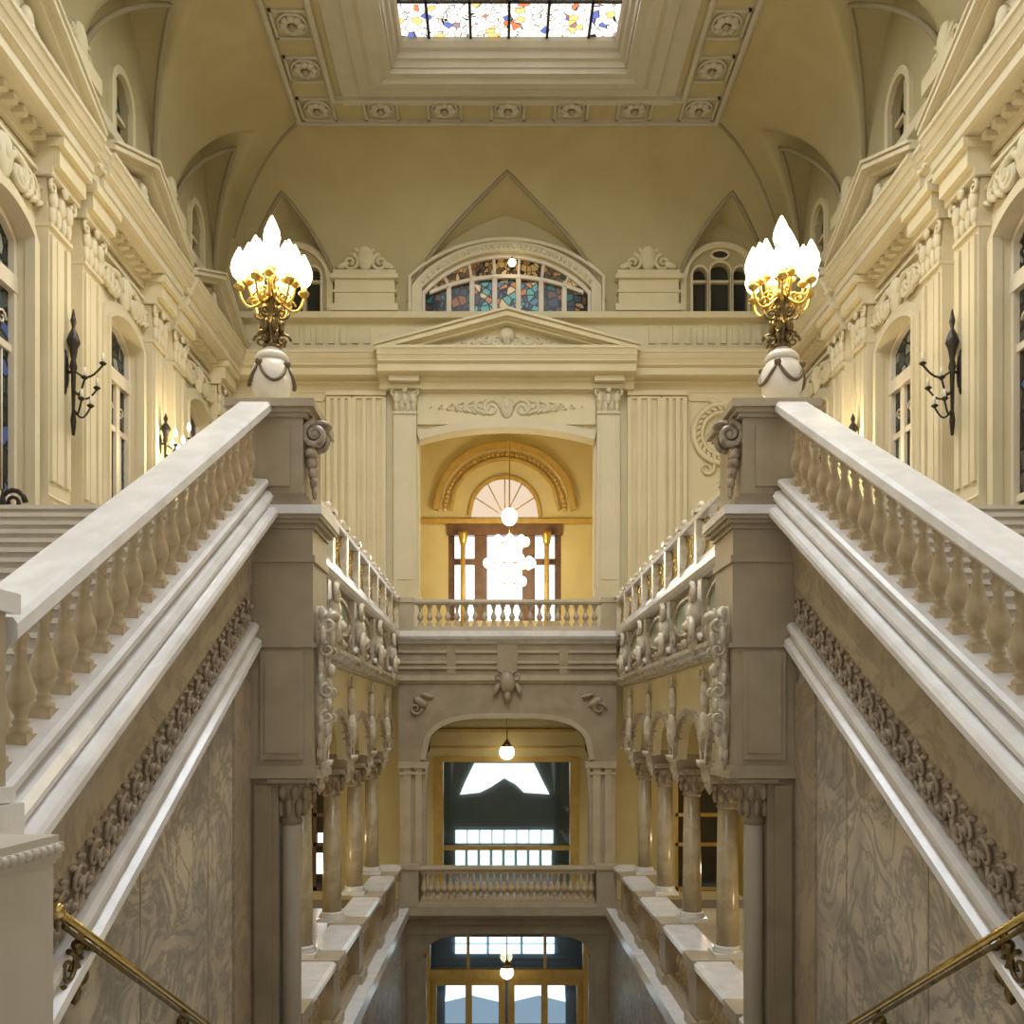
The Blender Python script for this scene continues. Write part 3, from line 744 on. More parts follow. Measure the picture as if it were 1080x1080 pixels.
        m.build('scroll_panel', 'brass', r)
    # columns of the mezzanine
    for i, y in enumerate(CY):
        od = ('nearest', 'second', 'third', 'farthest')[i]
        c = thing('mezzanine_column', f'{od} honey marble column standing on the {w} mezzanine balustrade', 'column', (s*3.95, y, -4.25), 'mezzanine columns')
        p = (s*3.95, y, -4.25)
        MB().lathe([(.21, .16), (.205, .9), (.18, 2.75)], p, 18).build('shaft', 'column', c)
        m = MB(); m.box(p[0]-.29, p[0]+.29, y-.29, y+.29, -4.25, -4.17); m.lathe([(.27, .08), (.28, .11), (.23, .14), (.25, .17), (.21, .2)], p, 18); m.build('base', 'string', c)
        m = MB(); m.lathe([(.18, 2.72), (.21, 2.76), (.19, 2.8), (.2, 3.0), (.3, 3.2)], p, 16)
        for k in range(8):
            an = 2*PI*k/8; m.ball((p[0]+.22*cos(an), y+.22*sin(an), -4.25+2.95), (.06, .06, .12), 7, 5); m.ball((p[0]+.27*cos(an+.39), y+.27*sin(an+.39), -4.25+3.12), (.06, .06, .08), 7, 5)
        m.box(p[0]-.33, p[0]+.33, y-.33, y+.33, -1.05, -.93); m.build('capital', 'carved', c)
        b = MB(); 
    # impost blocks that tie columns to the arcade
    for y in CY: MB().rb(y-.22, y+.22, -.93, -.62, .14, .8, q).build('impost', 'stone_dk', ar)
    # mezzanine balustrade
    mbt = thing('mezzanine_balustrade', f'{w} mezzanine balustrade of grey stone with broad coping beside the lower stairwell', 'balustrade', (s*3.6, 21, -5.57))
    q3 = side(s, 3.3)
    MB().run([(-.02, -4.45), (.62, -4.45), (.66, -4.40), (.66, -4.32), (.62, -4.27), (.0, -4.27), (-.06, -4.32), (-.06, -4.40)], 13.4, 29.3, q3).build('coping', 'string', mbt)
    MB().run([(.0, -5.57), (.6, -5.57), (.56, -5.35), (.04, -5.35)], 13.4, 29.3, q3).build('plinth', 'stone', mbt)
    for y in CY + (14.4,):
        m = MB(); m.rb(y-.34, y+.34, -5.35, -4.45, .0, .6, q3); m.rb(y-.4, y+.4, -4.47, -4.25, -.1, .68, q3); m.rb(y-.4, y+.4, -5.57, -5.38, -.08, .68, q3)
        m.build('pedestal', 'stone', mbt)
    proto = baluster_mesh(.82, 1.25).build('baluster', 'baluster', mbt, base=(0, 0, 0)); first = True
    for y0, y1 in zip((14.4,)+CY, CY+(29.6,)):
        k = int((y1-y0-.9)/.38)
        for i in range(k):
            y = y0+.5+(y1-y0-1.0)*(i+.5)/k
            loc = Vector((s*3.6, y, -5.30)) - Vector(mbt.location)
            if first: proto.location = loc; first = False
            else:
                cpy = proto.copy(); COL.objects.link(cpy); cpy.parent = mbt; cpy.location = loc
    # dark glazed door at the end of the mezzanine gallery
    dd = struct(MB().rb(5.7*s, 7.3*s, -5.57, -1.3, .18, .24, HB).build('window_mezzanine_'+w, 'glass'))
    m = MB()
    for a in (5.75, 6.5, 7.25): m.rb(s*a-.06, s*a+.06, -5.57, -1.3, .1, .26, HB)
    for z in (-5.5, -4.0, -3.0, -1.36): m.rb(s*6.5-.8, s*6.5+.8, z-.06, z+.06, .1, .26, HB)
    struct(m.build('trim_mezzanine_door_'+w, 'goldpaint' if s > 0 else 'darkwood'))
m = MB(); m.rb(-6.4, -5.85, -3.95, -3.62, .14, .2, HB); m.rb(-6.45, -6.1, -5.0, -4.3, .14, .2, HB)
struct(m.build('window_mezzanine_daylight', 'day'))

# ================================================================== BRIDGES
YR = 29.5; BR = back(YR)
t = thing('upper_bridge', 'stone bridge joining both galleries, with moulded front and a carved keystone', 'bridge', (0, YR, -1))
m = MB()
wall(m, -3.4, 3.4, -1.2, 1.6, .6, [(-2.55, 2.55, -1.2, lambda a: -1.05+1.3*(max(0, 1-abs(a/2.55)**3.6))**(1/2.6))], BR, 30)
m.build('arch_wall', 'stone_dk', t)
MB().rb(-3.4, 3.4, 1.6, 2.6, .0, .6, BR).build('frieze', 'stone_dk', t)
m = MB(); m.run([(.6, 2.55), (-.02, 2.57), (-.08, 2.64), (-.2, 2.70), (-.26, 2.78), (-.26, 2.95), (.6, 2.96)], -3.4, 3.4, BR); m.build('cornice', 'string', t)
m = MB()
for z0, z1, p in ((2.28, 2.36, -.06), (1.95, 2.03, -.05), (1.78, 1.84, -.08), (1.42, 1.58, -.12), (1.34, 1.42, -.06)): m.rb(-3.4, 3.4, z0, z1, p, .02, BR)
m.build('mouldings', 'stone', t)
for a in (-1.75, 1.75): MB().rb(a-.14, a+.14, 1.6, 2.5, -.07, .02, BR).build('frieze_block', 'stone_dk', t)
m = MB(); m.rb(-.32, .32, 1.2, 2.55, -.1, .02, BR); m.blob(0, 1.35, -.14, .26, .34, .14, BR); m.blob(0, .95, -.12, .12, .22, .1, BR)
for e in (-1, 1): m.curl(e*.28, 1.55, -.12, .17, BR, 1.3, PI/2, e, .3); m.blob(e*.34, 1.15, -.1, .09, .2, .08, BR, e*.4)
m.build('keystone', 'stone_dk', t)
m = MB(); archivolt(m, 0, 0, lambda a: -1.05+1.3*(max(0, 1-abs(a/2.55)**3.6))**(1/2.6), 2.55, .16, -.08, .05, BR, n=40)
m.build('archivolt', 'stone', t)
for e in (-1, 1):
    m = MB(); m.blob(e*2.72, .75, -.06, .26, .12, .08, BR, e*.6); m.curl(e*2.85, .55, -.06, .2, BR, 1.3, 0, e, .25); m.blob(e*2.5, .95, -.05, .22, .07, .06, BR, e*.3); m.build('corner_ornament', 'stone_dk', t)
    m = MB(); m.blob(e*2.42, -.1, .1, .14, .2, .1, BR); m.blob(e*2.5, -.6, .1, .1, .22, .1, BR); m.build('corner_bracket', 'iron', t)
MB().box(-3.4, 3.4, YR+.6, YB, 2.5, 2.9).build('deck', 'floor', t)
for e, w in SIDES:
    c = thing('bridge_pier', f'{w} fluted stone pier carrying the upper bridge from the mezzanine', 'pier', (e*2.95, YR+.2, -5.57))
    m = MB(); m.rb(e*2.95-.40, e*2.95+.40, -5.57, -1.2, .06, .55, BR); m.rb(e*2.95-.3, e*2.95-.05, -4.4, -1.3, -.02, .1, BR); m.rb(e*2.95+.08, e*2.95+.3, -4.4, -1.3, -.02, .1, BR); m.build('shaft', 'stone', c)
    m = MB(); m.rb(e*2.95-.45, e*2.95+.45, -1.3, -1.1, -.06, .58, BR); m.rb(e*2.95-.42, e*2.95+.42, -1.5, -1.42, -.04, .56, BR); m.build('capital', 'stone', c)
def straight_balustrade(name, label, z0, h, hw, n, Y, pedw, matb, k):
    r = thing(name, label, 'balustrade', (0, Y, z0)); q = back(Y)
    MB().run([(-.14, z0+h-.14), (.14, z0+h-.14), (.16, z0+h-.08), (.14, z0+h), (-.14, z0+h), (-.16, z0+h-.08)], -hw, hw, q).build('handrail', 'stone', r)
    MB().run([(-.15, z0), (.15, z0), (.13, z0+.14), (-.13, z0+.14)], -hw, hw, q).build('plinth', 'stone', r)
    for e in (-1, 1):
        m = MB(); m.rb(e*hw-pedw*.5-e*pedw*.5, e*hw+pedw*.5-e*pedw*.5, z0, z0+h, -.17, .17, q)
        m.rb(e*hw-pedw*.55-e*pedw*.5, e*hw+pedw*.55-e*pedw*.5, z0+h-.1, z0+h+.05, -.21, .2, q); m.build('pedestal', 'stone', r)
    bh = (h-.28); p = baluster_mesh(bh*.86, k, 10).build('baluster', matb, r, base=(0, 0, 0))
    w = hw-pedw-.05
    for i in range(n):
        loc = Vector((-w+2*w*(i+.5)/n, Y, z0+.14+bh*.1)) - Vector(r.location)
        if i == 0: p.location = loc
        else:
            c = p.copy(); COL.objects.link(c); c.parent = r; c.location = loc
straight_balustrade('bridge_balustrade', 'upper stone balustrade across the bridge in front of the pedimented doorway', 2.95, .98, 3.4, 20, YR-.02, .5, 'stone', .95)
t = thing('lower_bridge', 'lower stone bridge at mezzanine level with plain moulded edge above the entrance', 'bridge', (0, YR, -6.4))
MB().box(-3.0, 3.0, YR-.1, YB, -5.85, -5.57).build('deck', 'stone', t)
m = MB(); m.run([(.3, -6.45), (-.02, -6.45), (-.02, -6.2), (-.12, -6.15), (-.12, -6.0), (-.36, -5.9), (-.46, -5.8), (-.46, -5.58), (.3, -5.57)], -3.15, 3.15, BR); m.build('edge', 'stone', t)
m = MB(); wall(m, -3.15, 3.15, -7.3, -6.45, .3, [(-2.6, 2.6, -7.3, lambda a: -7.2+.72*(max(0, 1-abs(a/2.6)**5))**.5)], BR, 30); m.build('arch', 'stone_dk', t)
for e in (-1, 1):
    m = MB(); m.rb(e*2.82-.28, e*2.82+.28, GROUND, -7.2, .02, .4, BR); m.rb(e*2.82-.1, e*2.82+.2, GROUND, -7.3, -.05, .1, BR); m.build('support', 'stone_dk', t)
straight_balustrade('bridge_balustrade', 'lower stone balustrade across the mezzanine bridge above the gilded entrance', -5.57, 1.27, 3.35, 26, YR-.26, .62, 'baluster', 1.1)

# ================================================================== BACK WALL ARCHITECTURE
t = thing('portal', 'cream doorway surround with a triangular pediment above the upper bridge', 'doorway', (0, YB, 2.9))
def tri(hw, z0, z1): return [(-hw, z0), (hw, z0), (0, z1)]
m = MB(); m.pl(tri(3.8, 12.45, 13.35), -.5, 0, HB); m.build('tympanum', 'plaster', t)
m = MB()
for e in (-1, 1):
    for o, th, p in ((0, .08, -1.1), (.08, .05, -1.0), (.13, .12, -1.04), (.25, .06, -.86), (.31, .08, -.8)):
        m.pl([(e*4.35, 12.52-o*.95), (0, 13.7-o*1.04), (0, 13.7-(o+th)*1.04), (e*4.35, 12.52-(o+th)*.95)][::e], p, -.02, HB)
m.build('raking_cornice', 'plaster', t)
m = MB(); m.run([(d-.35, z) if d < 0 else (d, z) for d, z in cornice_prof(-.1)], -4.25, 4.25, HB); m.build('cornice', 'plaster', t)
m = MB(); m.rb(-2.0, 2.0, 12.62, 12.9, -.52, -.49, HB); relief(m, 0, 12.78, 4.0, .5, -.52, HB, .08, 5); m.blob(0, 13.0, -.55, .28, .24, .12, HB); m.build('pediment_carving', 'plaster_lt', t)
m = MB(); m.rb(-3.0, 3.0, 10.15, 11.25, -.12, 0, HB); m.build('frieze_panel', 'plaster', t)
m = MB(); relief(m, 0, 10.72, 5.6, .9, -.13, HB, .09, 7); m.rb(-2.9, 2.9, 11.2, 11.27, -.2, -.1, HB); m.build('frieze_carving', 'plaster_lt', t)
m = MB(); archivolt(m, 0, 0, lambda a: seg_top(0, 2.95, 9.62, .42)(a)-.015, 2.94, .28, -.2, .02, HB); archivolt(m, 0, 0, lambda a: seg_top(0, 2.95, 9.62, .42)(a)-.03, 2.93, .12, -.28, .0, HB); m.build('arch_moulding', 'plaster_lt', t)
for e, w in SIDES:
    c = thing('portal_pilaster', f'cream pilaster with leafy capital on the {w} of the pedimented doorway', 'pilaster', (e*3.4, YB, 2.9))
    m = MB(); m.rb(e*3.4-.38, e*3.4+.38, 4.6, 10.45, -.3, 0, HB); m.rb(e*3.4-.26, e*3.4+.26, 4.9, 10.2, -.33, 0, HB); m.build('shaft', 'plaster_lt', c)
    m = MB(); m.rb(e*3.4-.48, e*3.4+.48, 2.9, 4.3, -.42, 0, HB); m.rb(e*3.4-.52, e*3.4+.52, 4.2, 4.34, -.46, 0, HB); m.rb(e*3.4-.45, e*3.4+.45, 4.34, 4.6, -.38, 0, HB); m.build('base', 'plaster_lt', c)
    m = MB(); pilaster_capital(m, e*3.4, 10.5, .76, .9, HB, -.32); m.build('capital', 'plaster_lt', c)
    m = MB(); m.rb(e*3.4-.5, e*3.4+.5, 11.42, 11.66, -.7, 0, HB); m.build('entablature_block', 'plaster_lt', c)
    for i, (a, hw, wd) in enumerate(((4.62, .5, 'inner'), (5.62, .36, 'outer'))):
        c = thing('fluted_pilaster', f'{wd} fluted cream pilaster on the back wall {w} of the doorway', 'pilaster', (e*a, YB, 4.4))
        m = MB(); m.rb(e*a-hw, e*a+hw, 4.42, 11.2, -.12, 0, HB)
        nf = 3
        for k in range(nf+1):
            x = e*a-hw+2*hw*k/nf; m.rb(x-.07, x+.07, 4.7, 11.0, -.22, -.1, HB)
        m.build('shaft', 'plaster', c)
        m = MB(); m.rb(e*a-hw-.08, e*a+hw+.08, 11.1, 11.26, -.24, 0, HB); m.rb(e*a-hw-.05, e*a+hw+.05, 11.0, 11.06, -.2, 0, HB); m.build('capital', 'plaster', c)
        m = MB(); m.rb(e*a-hw-.08, e*a+hw+.08, 4.42, 4.62, -.24, 0, HB); m.build('base', 'plaster', c)
    # wreath relief
    c = thing('wreath_relief', f'round plaster wreath relief on the back wall behind the {w} pier', 'relief', (e*7.3, YB, 9.8))
    m = MB(); ce = (e*7.3, 9.85)
    for R, r in ((1.0, .10), (.72, .07)): m.tube([HB(ce[0]+R*cos(2*PI*k/32), ce[1]+R*sin(2*PI*k/32), -.08) for k in range(32)], r, 7, True)
    m.build('rings', 'plaster', c)
    m = MB()
    for k in range(26):
        an = 2*PI*k/26; m.blob(ce[0]+.86*cos(an), ce[1]+.86*sin(an), -.08, .14, .07, .07, HB, an+.9)
    m.curl(ce[0], ce[1], -.08, .5, HB, 1.6, 0, 1, .16); m.blob(ce[0], ce[1], -.1, .16, .16, .1, HB)
    for k in (-1, 1): m.curl(ce[0]+k*.55, ce[1]-1.15, -.06, .3, HB, 1.3, PI/2, k, .2); m.blob(ce[0]+k*.3, ce[1]+1.1, -.06, .3, .1, .07, HB, k*.3)
    m.build('leaves', 'plaster', c)
    m = MB()                                                       # frame round the wreath
    for k in (-1, 1): m.rb(e*7.3+k*1.17-.04, e*7.3+k*1.17+.04, 4.9, 11.0, -.07, 0, HB)
    m.rb(e*7.3-1.2, e*7.3+1.2, 10.95, 11.05, -.07, 0, HB); m.build('panel_frame', 'plaster', c)
    # attic pedestal and crest
    c = thing('attic_pedestal', f'stepped attic pedestal with a carved crest on the {w} of the arched window', 'pedestal', (e*4.75, YB, 13.9))
    m = MB(); m.rb(e*4.75-1.0, e*4.75+1.0, 13.88, 15.0, -.3, 0, HB); m.rb(e*4.75-1.12, e*4.75+1.12, 14.95, 15.1, -.42, 0, HB); m.rb(e*4.75-1.05, e*4.75+1.05, 15.1, 15.25, -.34, 0, HB); m.rb(e*4.75-1.12, e*4.75+1.12, 13.88, 14.1, -.4, 0, HB); m.rb(e*4.75-1.06, e*4.75+1.06, 14.5, 14.58, -.35, 0, HB); m.build('block', 'plaster', c)
    m = MB(); m.blob(e*4.75, 15.75, -.2, .3, .5, .14, HB); m.blob(e*4.75, 16.15, -.2, .14, .2, .1, HB)
    for k in (-1, 1): m.curl(e*4.75+k*.5, 15.55, -.2, .3, HB, 1.5, PI/2, k, .25); m.blob(e*4.75+k*.75, 15.45, -.2, .25, .12, .1, HB, -k*.4); m.blob(e*4.75+k*.3, 16.0, -.2, .25, .08, .09, HB, k*.9)
    m.build('crest', 'plaster', c)

# ---- central lunette window (radial bars, amber band, figures below)
t = struct(MB().pl([(-2.85, 13.85)] + [(-2.85+5.7*i/24, seg_top(0, 2.85, 14.75, 1.22)(-2.85+5.7*i/24)) for i in range(25)] + [(2.85, 13.85)], .2, .24, HB).build('window_1', 'lunette_glass'))
m = MB(); top = seg_top(0, 2.85, 14.75, 1.22); topi = lambda a: 14.62+.55*(1-(a/2.6)**2)
pts = [(-2.6+5.2*i/20, topi(-2.6+5.2*i/20)) for i in range(21)]
m.pl(pts + [(a, min(top(a)-.05, b_+.75)) for a, b_ in pts[::-1]], .17, .2, HB)
struct(m.build('window_1_amber_band', 'amber_glass'))
m = MB()
for a0, a1 in ((-1.08, -.49), (-.31, .31), (.49, 1.08)): m.rb(a0, a1, 13.9, 15.05, .17, .2, HB)
struct(m.build('window_1_figures', 'figure_glass'))
m = MB()
for a in (-2.55, -1.98, -1.84, -1.2, -1.06, -.42, .42, 1.06, 1.2, 1.84, 1.98, 2.55): pass
for a in (-1.95, -1.17, -.40, .40, 1.17, 1.95):
    m.rb(a-.08, a+.08, 13.85, topi(a)+.02, .06, .24, HB); k = 1.05
    m.tube([HB(a, topi(a), .13), HB(a*1.1, top(min(2.8, abs(a)*1.1)), .13)], .06, 6)
for i in range(20): m.pl([pts[i], pts[i+1], (pts[i+1][0], pts[i+1][1]+.12), (pts[i][0], pts[i][1]+.12)], .06, .24, HB)
archivolt(m, 0, 0, lambda a: top(a*2.85/2.75)-.12, 2.75, .14, .05, .24, HB, 13.85)
m.rb(-2.85, 2.85, 13.78, 13.9, .0, .24, HB)
struct(m.build('trim_lunette_bars', 'wood'))
m = MB(); archivolt(m, 0, 0, top, 2.85, .34, -.14, .02, HB, 13.9); archivolt(m, 0, 0, lambda a: top(a*2.85/3.2)+.335, 3.2, .1, -.22, .02, HB, 13.92)
for i in range(34):
    a = -2.8+5.6*i/33; m.blob(a, top(a)+.17, -.16, .07, .09, .06, HB)
struct(m.build('trim_lunette_arch', 'plaster_lt'))
lw = thing('wall_lamp', 'small glowing globe at the top of the stained glass arched window', 'lamp', (.18, YB-.3, 15.4))  # bright spot at the window, modelled as a globe on a bracket
MB().ball((.18, YB-.3, 15.5), .13, 12, 8).build('globe', 'bulb2', lw); m = MB(); m.tube([(.18, YB-.3, 15.62), (.18, YB-.2, 15.75), (.18, YB+.18, 15.78)], .025, 6); m.build('bracket', 'iron', lw)
for s, w in SIDES:
    for o, h, z in ((-.68, .24, 15.2), (0, .33, 15.35), (.68, .24, 15.2)):
        c = s*7.2+o
        g = struct(MB().pl([(c-h, 13.85)] + [(c-h+2*h*i/12, arch_top(c, h, z, .28)(c-h+2*h*i/12)) for i in range(13)] + [(c+h, 13.85)], .25, .29, HB).build('window_2', 'glass'))
        m = MB(); archivolt(m, c, 0, arch_top(c, h, z, .28), h, .07, -.06, .05, HB, 13.9); m.rb(c-h, c+h, 15.02, 15.1, .1, .28, HB); struct(m.build('trim_2', 'plaster'))
    m = MB(); archivolt(m, s*7.2, 0, arch_top(s*7.2, 1.15, 15.0, 1.1), 1.15, .2, -.12, .02, HB, 13.9)
    m.tube([HB(s*7.2+.3*cos(2*PI*k/16), 15.9+.16*sin(2*PI*k/16), -.03) for k in range(16)], .05, 6, True)
    struct(m.build('trim_3', 'plaster'))
    struct(MB().pl([(s*7.2+.28*cos(2*PI*k/16), 15.9+.15*sin(2*PI*k/16)) for k in range(16)], -.03, .02, HB).build('window_3', 'glass'))

# ---- room beyond the portal
m = MB(); YA = 39.5; HA = back(YA)
m.box(-4.8, -4.5, YB+.5, YA, 2.5, 12.4); m.box(4.5, 4.8, YB+.5, YA, 2.5, 12.4)
struct(m.build('wall_salon_sides', 'yellow'))
m = MB(); wall(m, -4.8, 4.8, 2.5, 12.6, .3, [(-2.35, 2.35, 4.4, 8.05)], lambda a, b_, d: HA(a, b_, d)); struct(m.build('wall_salon_end', 'yellow'))
struct(MB().box(-4.8, 4.8, YB+.5, YA+.3, 12.4, 12.6).build('ceiling_salon', 'yellow')); struct(MB().box(-4.8, 4.8, YB, YA+.3, 2.5, 2.9).build('floor_salon', 'floor'))
m = MB(); at_ = arch_top(0, 2.75, 8.95, 2.6)
archivolt(m, 0, 0, at_, 2.75, .22, -.3, 0, HA); archivolt(m, 0, 0, arch_top(0, 2.2, 8.95, 2.1), 2.2, .1, -.16, 0, HA)
for i in range(40):
    an = PI*(i+.5)/40; m.blob(2.5*cos(an), 8.95+2.37*sin(an), -.05, .1, .1, .06, HA)
m.run([(0, 8.4), (-.2, 8.42), (-.2, 8.6), (-.1, 8.66), (0, 8.66)], -4.5, 4.5, HA)
struct(m.build('trim_salon_arch', 'goldpaint'))
struct(MB().pl([(1.4*cos(PI*i/24), 8.72+1.55*sin(PI*i/24)) for i in range(25)], -.06, -.02, HA).build('window_salon_arch', 'day_warm'))
m = MB(); archivolt(m, 0, 0, arch_top(0, 1.4, 8.72, 1.55), 1.4, .14, -.14, 0, HA)
for k in range(1, 6):
    an = PI*k/6; m.tube([HA(.3*cos(an), 8.72+.3*sin(an), -.1), HA(1.4*cos(an), 8.72+1.55*sin(an), -.1)], .025, 5)
struct(m.build('trim_salon_arch_bars', 'goldpaint'))
struct(MB().rb(-2.35, 2.35, 2.9, 8.05, .34, .4, HA).build('window_salon', 'day'))
m = MB()
for a, w2 in ((-2.25, .16), (-1.12, .15), (-.85, .12), (.85, .12), (1.12, .15), (2.25, .16)): m.rb(a-w2, a+w2, 2.9, 8.05, .05, .3, HA)
for a0, a1 in ((-2.35, -.8), (.8, 2.35)): m.rb(a0, a1, 6.75, 7.0, .06, .3, HA)
m.rb(-2.4, 2.4, 7.95, 8.4, -.12, .3, HA); m.rb(-2.4, 2.4, 2.9, 4.4, .05, .3, HA)
struct(m.build('trim_salon_window', 'darkwood'))
for e, w in SIDES:
    c = thing('salon_column', f'slim gilt column in front of the bright window on the {w} beyond the doorway', 'column', (e*1.72, YA-.5, 2.9))
    p = (e*1.72, YA-.5, 2.9)
    MB().lathe([(.11, .3), (.1, 4.6)], p, 12).build('shaft', 'goldpaint', c); MB().lathe([(.1, 4.5), (.16, 4.7), (.2, 5.0), (.2, 5.1)], p, 12).build('capital', 'gold', c); MB().lathe([(.18, 0), (.18, .15), (.13, .3)], p, 12).build('base', 'gold', c)
ch = thing('chandelier', 'glowing tiered chandelier hanging beyond the pedimented doorway', 'chandelier', (.15, 36, 5.4))
cc = (.15, 36)
m = MB(); m.tube([(cc[0], cc[1], 12.4), (cc[0], cc[1], 5.3)], .03, 6); m.build('rod', 'brass', ch)
m = MB()
for R, z in ((.62, 7.0), (.85, 6.2), (.5, 5.5)): m.tube([(cc[0]+R*cos(2*PI*k/20), cc[1]+R*sin(2*PI*k/20), z-.14) for k in range(20)], .03, 6, True); [m.tube([(cc[0], cc[1], z+.2), (cc[0]+R*cos(2*PI*k/4), cc[1]+R*sin(2*PI*k/4), z-.14)], .02, 5) for k in range(4)]
m.build('hoops', 'brass', ch)
for R, z, n_ in ((.62, 7.0, 8), (.85, 6.2, 12), (.5, 5.5, 8)):
    for k in range(n_): MB().ball((cc[0]+R*cos(2*PI*k/n_), cc[1]+R*sin(2*PI*k/n_), z), (.15, .15, .19), 9, 6).build('globe', 'bulb2', ch)
MB().ball((cc[0], cc[1], 7.95), (.3, .3, .34), 14, 9).build('upper_globe', 'bulb2', ch)

# ---- beyond the mezzanine opening: dark glazed hall with bright far windows
YM = 43.0; HM = back(YM)
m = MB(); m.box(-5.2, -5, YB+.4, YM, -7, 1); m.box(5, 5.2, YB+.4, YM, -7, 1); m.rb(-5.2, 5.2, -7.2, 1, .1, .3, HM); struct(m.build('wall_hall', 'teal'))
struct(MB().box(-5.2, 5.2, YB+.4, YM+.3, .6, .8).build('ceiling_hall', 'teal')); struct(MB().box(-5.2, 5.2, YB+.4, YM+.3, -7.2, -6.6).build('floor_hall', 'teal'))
fan = [(-2.0, -3.1), (-1.75, -2.5), (-1.35, -1.68), (1.35, -1.68), (1.75, -2.5), (2.05, -3.08), (.9, -3.0), (.55, -2.65), (.0, -2.35), (-.6, -2.75), (-1.1, -3.0)]
struct(MB().pl(fan, .02, .08, HM).build('window_hall_fanlight', 'day'))
m = MB()
for i in range(8): m.rb(-2.2+i*.56, -2.2+i*.56+.5, -5.3, -4.72, .02, .08, HM)
struct(m.build('window_hall_upper', 'day'))
m = MB()
for i in range(8): m.rb(-2.2+i*.56, -2.2+i*.56+.42, -6.4, -5.46, .02, .08, HM)
struct(m.build('window_hall_lower', 'day'))
struct(MB().rb(-2.3, 2.3, -5.6, -1.05, .2, .22, HB).build('window_mezzanine', 'sheet'))
m = MB()
for e in (-1, 1): m.rb(e*2.3-.16, e*2.3+.16, -5.6, -1.05, -.06, .34, HB)
m.rb(-2.2, 2.2, -1.2, -1.02, -.08, .345, HB); m.rb(-2.3, 2.3, -4.2, -4.05, .1, .3, HB)
m.rb(-2.3, 2.3, -.2, -.1, -.1, .0, HB); m.rb(-3.0, 3.0, -.75, -.68, -.05, .0, HB)
struct(m.build('trim_mezzanine', 'goldpaint'))
def globe_lamp(x, y, z, ztop, label, r=.2):
    t = thing('pendant_lamp', label, 'lamp', (x, y, z))
    MB().ball((x, y, z), (r, r, r), 14, 9).build('globe', 'bulb2', t)
    m = MB(); m.tube([(x, y, z+r), (x, y, ztop)], .02, 6); m.lathe([(.02, r+.2), (.12, r+.04), (r*.8, r*.7)], (x, y, z), 12); m.build('rod', 'brass', t)
    m = MB(); m.lathe([(.14, 0), (.14, .05), (.06, .12)], (x, y, ztop-.12), 12); m.build('ceiling_plate', 'brass', t)
globe_lamp(.0, 31.0, -.85, 2.5, 'round glowing lamp hanging under the upper bridge', .25)
globe_lamp(.0, 31.0, -8.05, -5.85, 'round glowing lamp hanging before the gilded entrance doors', .22)

# ---- entrance doors
d = thing('entrance_doors', 'gilded double entrance doors with glass panes and transom under the lower bridge', 'door', (0, YB, GROUND))
m = MB()
for e in (-1, 1):
    m.rb(e*2.78-.2, e*2.78+.2, GROUND, -6.6, -.1, .3, HB)
m.rb(-2.9, 2.9, -8.54, -8.2, -.08, .28, HB); m.rb(-2.9, 2.9, -6.75, -6.6, -.12, .31, HB)
m.build('frame', 'goldpaint', d)
for e in (-1, 1):
    m = MB()
    for a in (e*.16, e*1.28, e*2.48): m.rb(a-.11, a+.11, GROUND+.02, -8.55, .0, .16, HB)
    m.rb(min(e*.1, e*2.5), max(e*.1, e*2.5), -8.75, -8.56, .01, .15, HB); m.rb(min(e*.1, e*2.5), max(e*.1, e*2.5), GROUND+.03, GROUND+.5, .01, .15, HB)
    dl = m.build('door_leaf', 'goldpaint', d)
    MB().rb(min(e*.1, e*2.5), max(e*.1, e*2.5), GROUND+.4, -8.7, .07, .09, HB).build('pane', 'sheet', dl)
    MB().ball((e*.2, YB-.06, -10.4), .07, 8, 6).build('handle', 'brass', dl)
m = MB()
for a in (-1.3, 1.3): m.rb(a-.05, a+.05, -8.2, -6.7, .02, .14, HB)
tr = m.build('transom', 'goldpaint', d); MB().rb(-2.6, 2.6, -8.2, -6.7, .07, .09, HB).build('pane', 'sheet', tr)
YV = 37.0; HV = back(YV)
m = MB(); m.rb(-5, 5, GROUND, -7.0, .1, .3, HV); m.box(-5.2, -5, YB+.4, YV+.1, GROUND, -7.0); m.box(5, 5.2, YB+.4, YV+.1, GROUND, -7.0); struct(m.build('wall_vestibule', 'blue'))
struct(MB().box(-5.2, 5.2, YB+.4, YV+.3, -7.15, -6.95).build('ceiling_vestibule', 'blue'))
m = MB()
for i in range(3):
    for j in range(2): m.rb(-1.95+i*1.32, -1.95+i*1.32+1.22, -8.46-.42*j, -8.1-.42*j, .03, .09, HV)
struct(m.build('window_vestibule', 'day'))
m = MB()
for e in (-1, 1): m.rb(e*1.3-1.05, e*1.3+1.05, GROUND, -9.5, .04, .09, HV)
struct(m.build('window_vestibule_doors', 'day_blue'))
m = MB()
for e in (-1, 1): m.pl([(e*1.3-1.05, -10.75), (e*1.3-1.0, -10.0), (e*1.3-.5, -9.85), (e*1.3+.5, -9.85), (e*1.3+1.0, -10.0), (e*1.3+1.05, -10.75), (e*1.3, -10.5)], .0, .04, HV)
struct(m.build('window_vestibule_fan', 'day'))

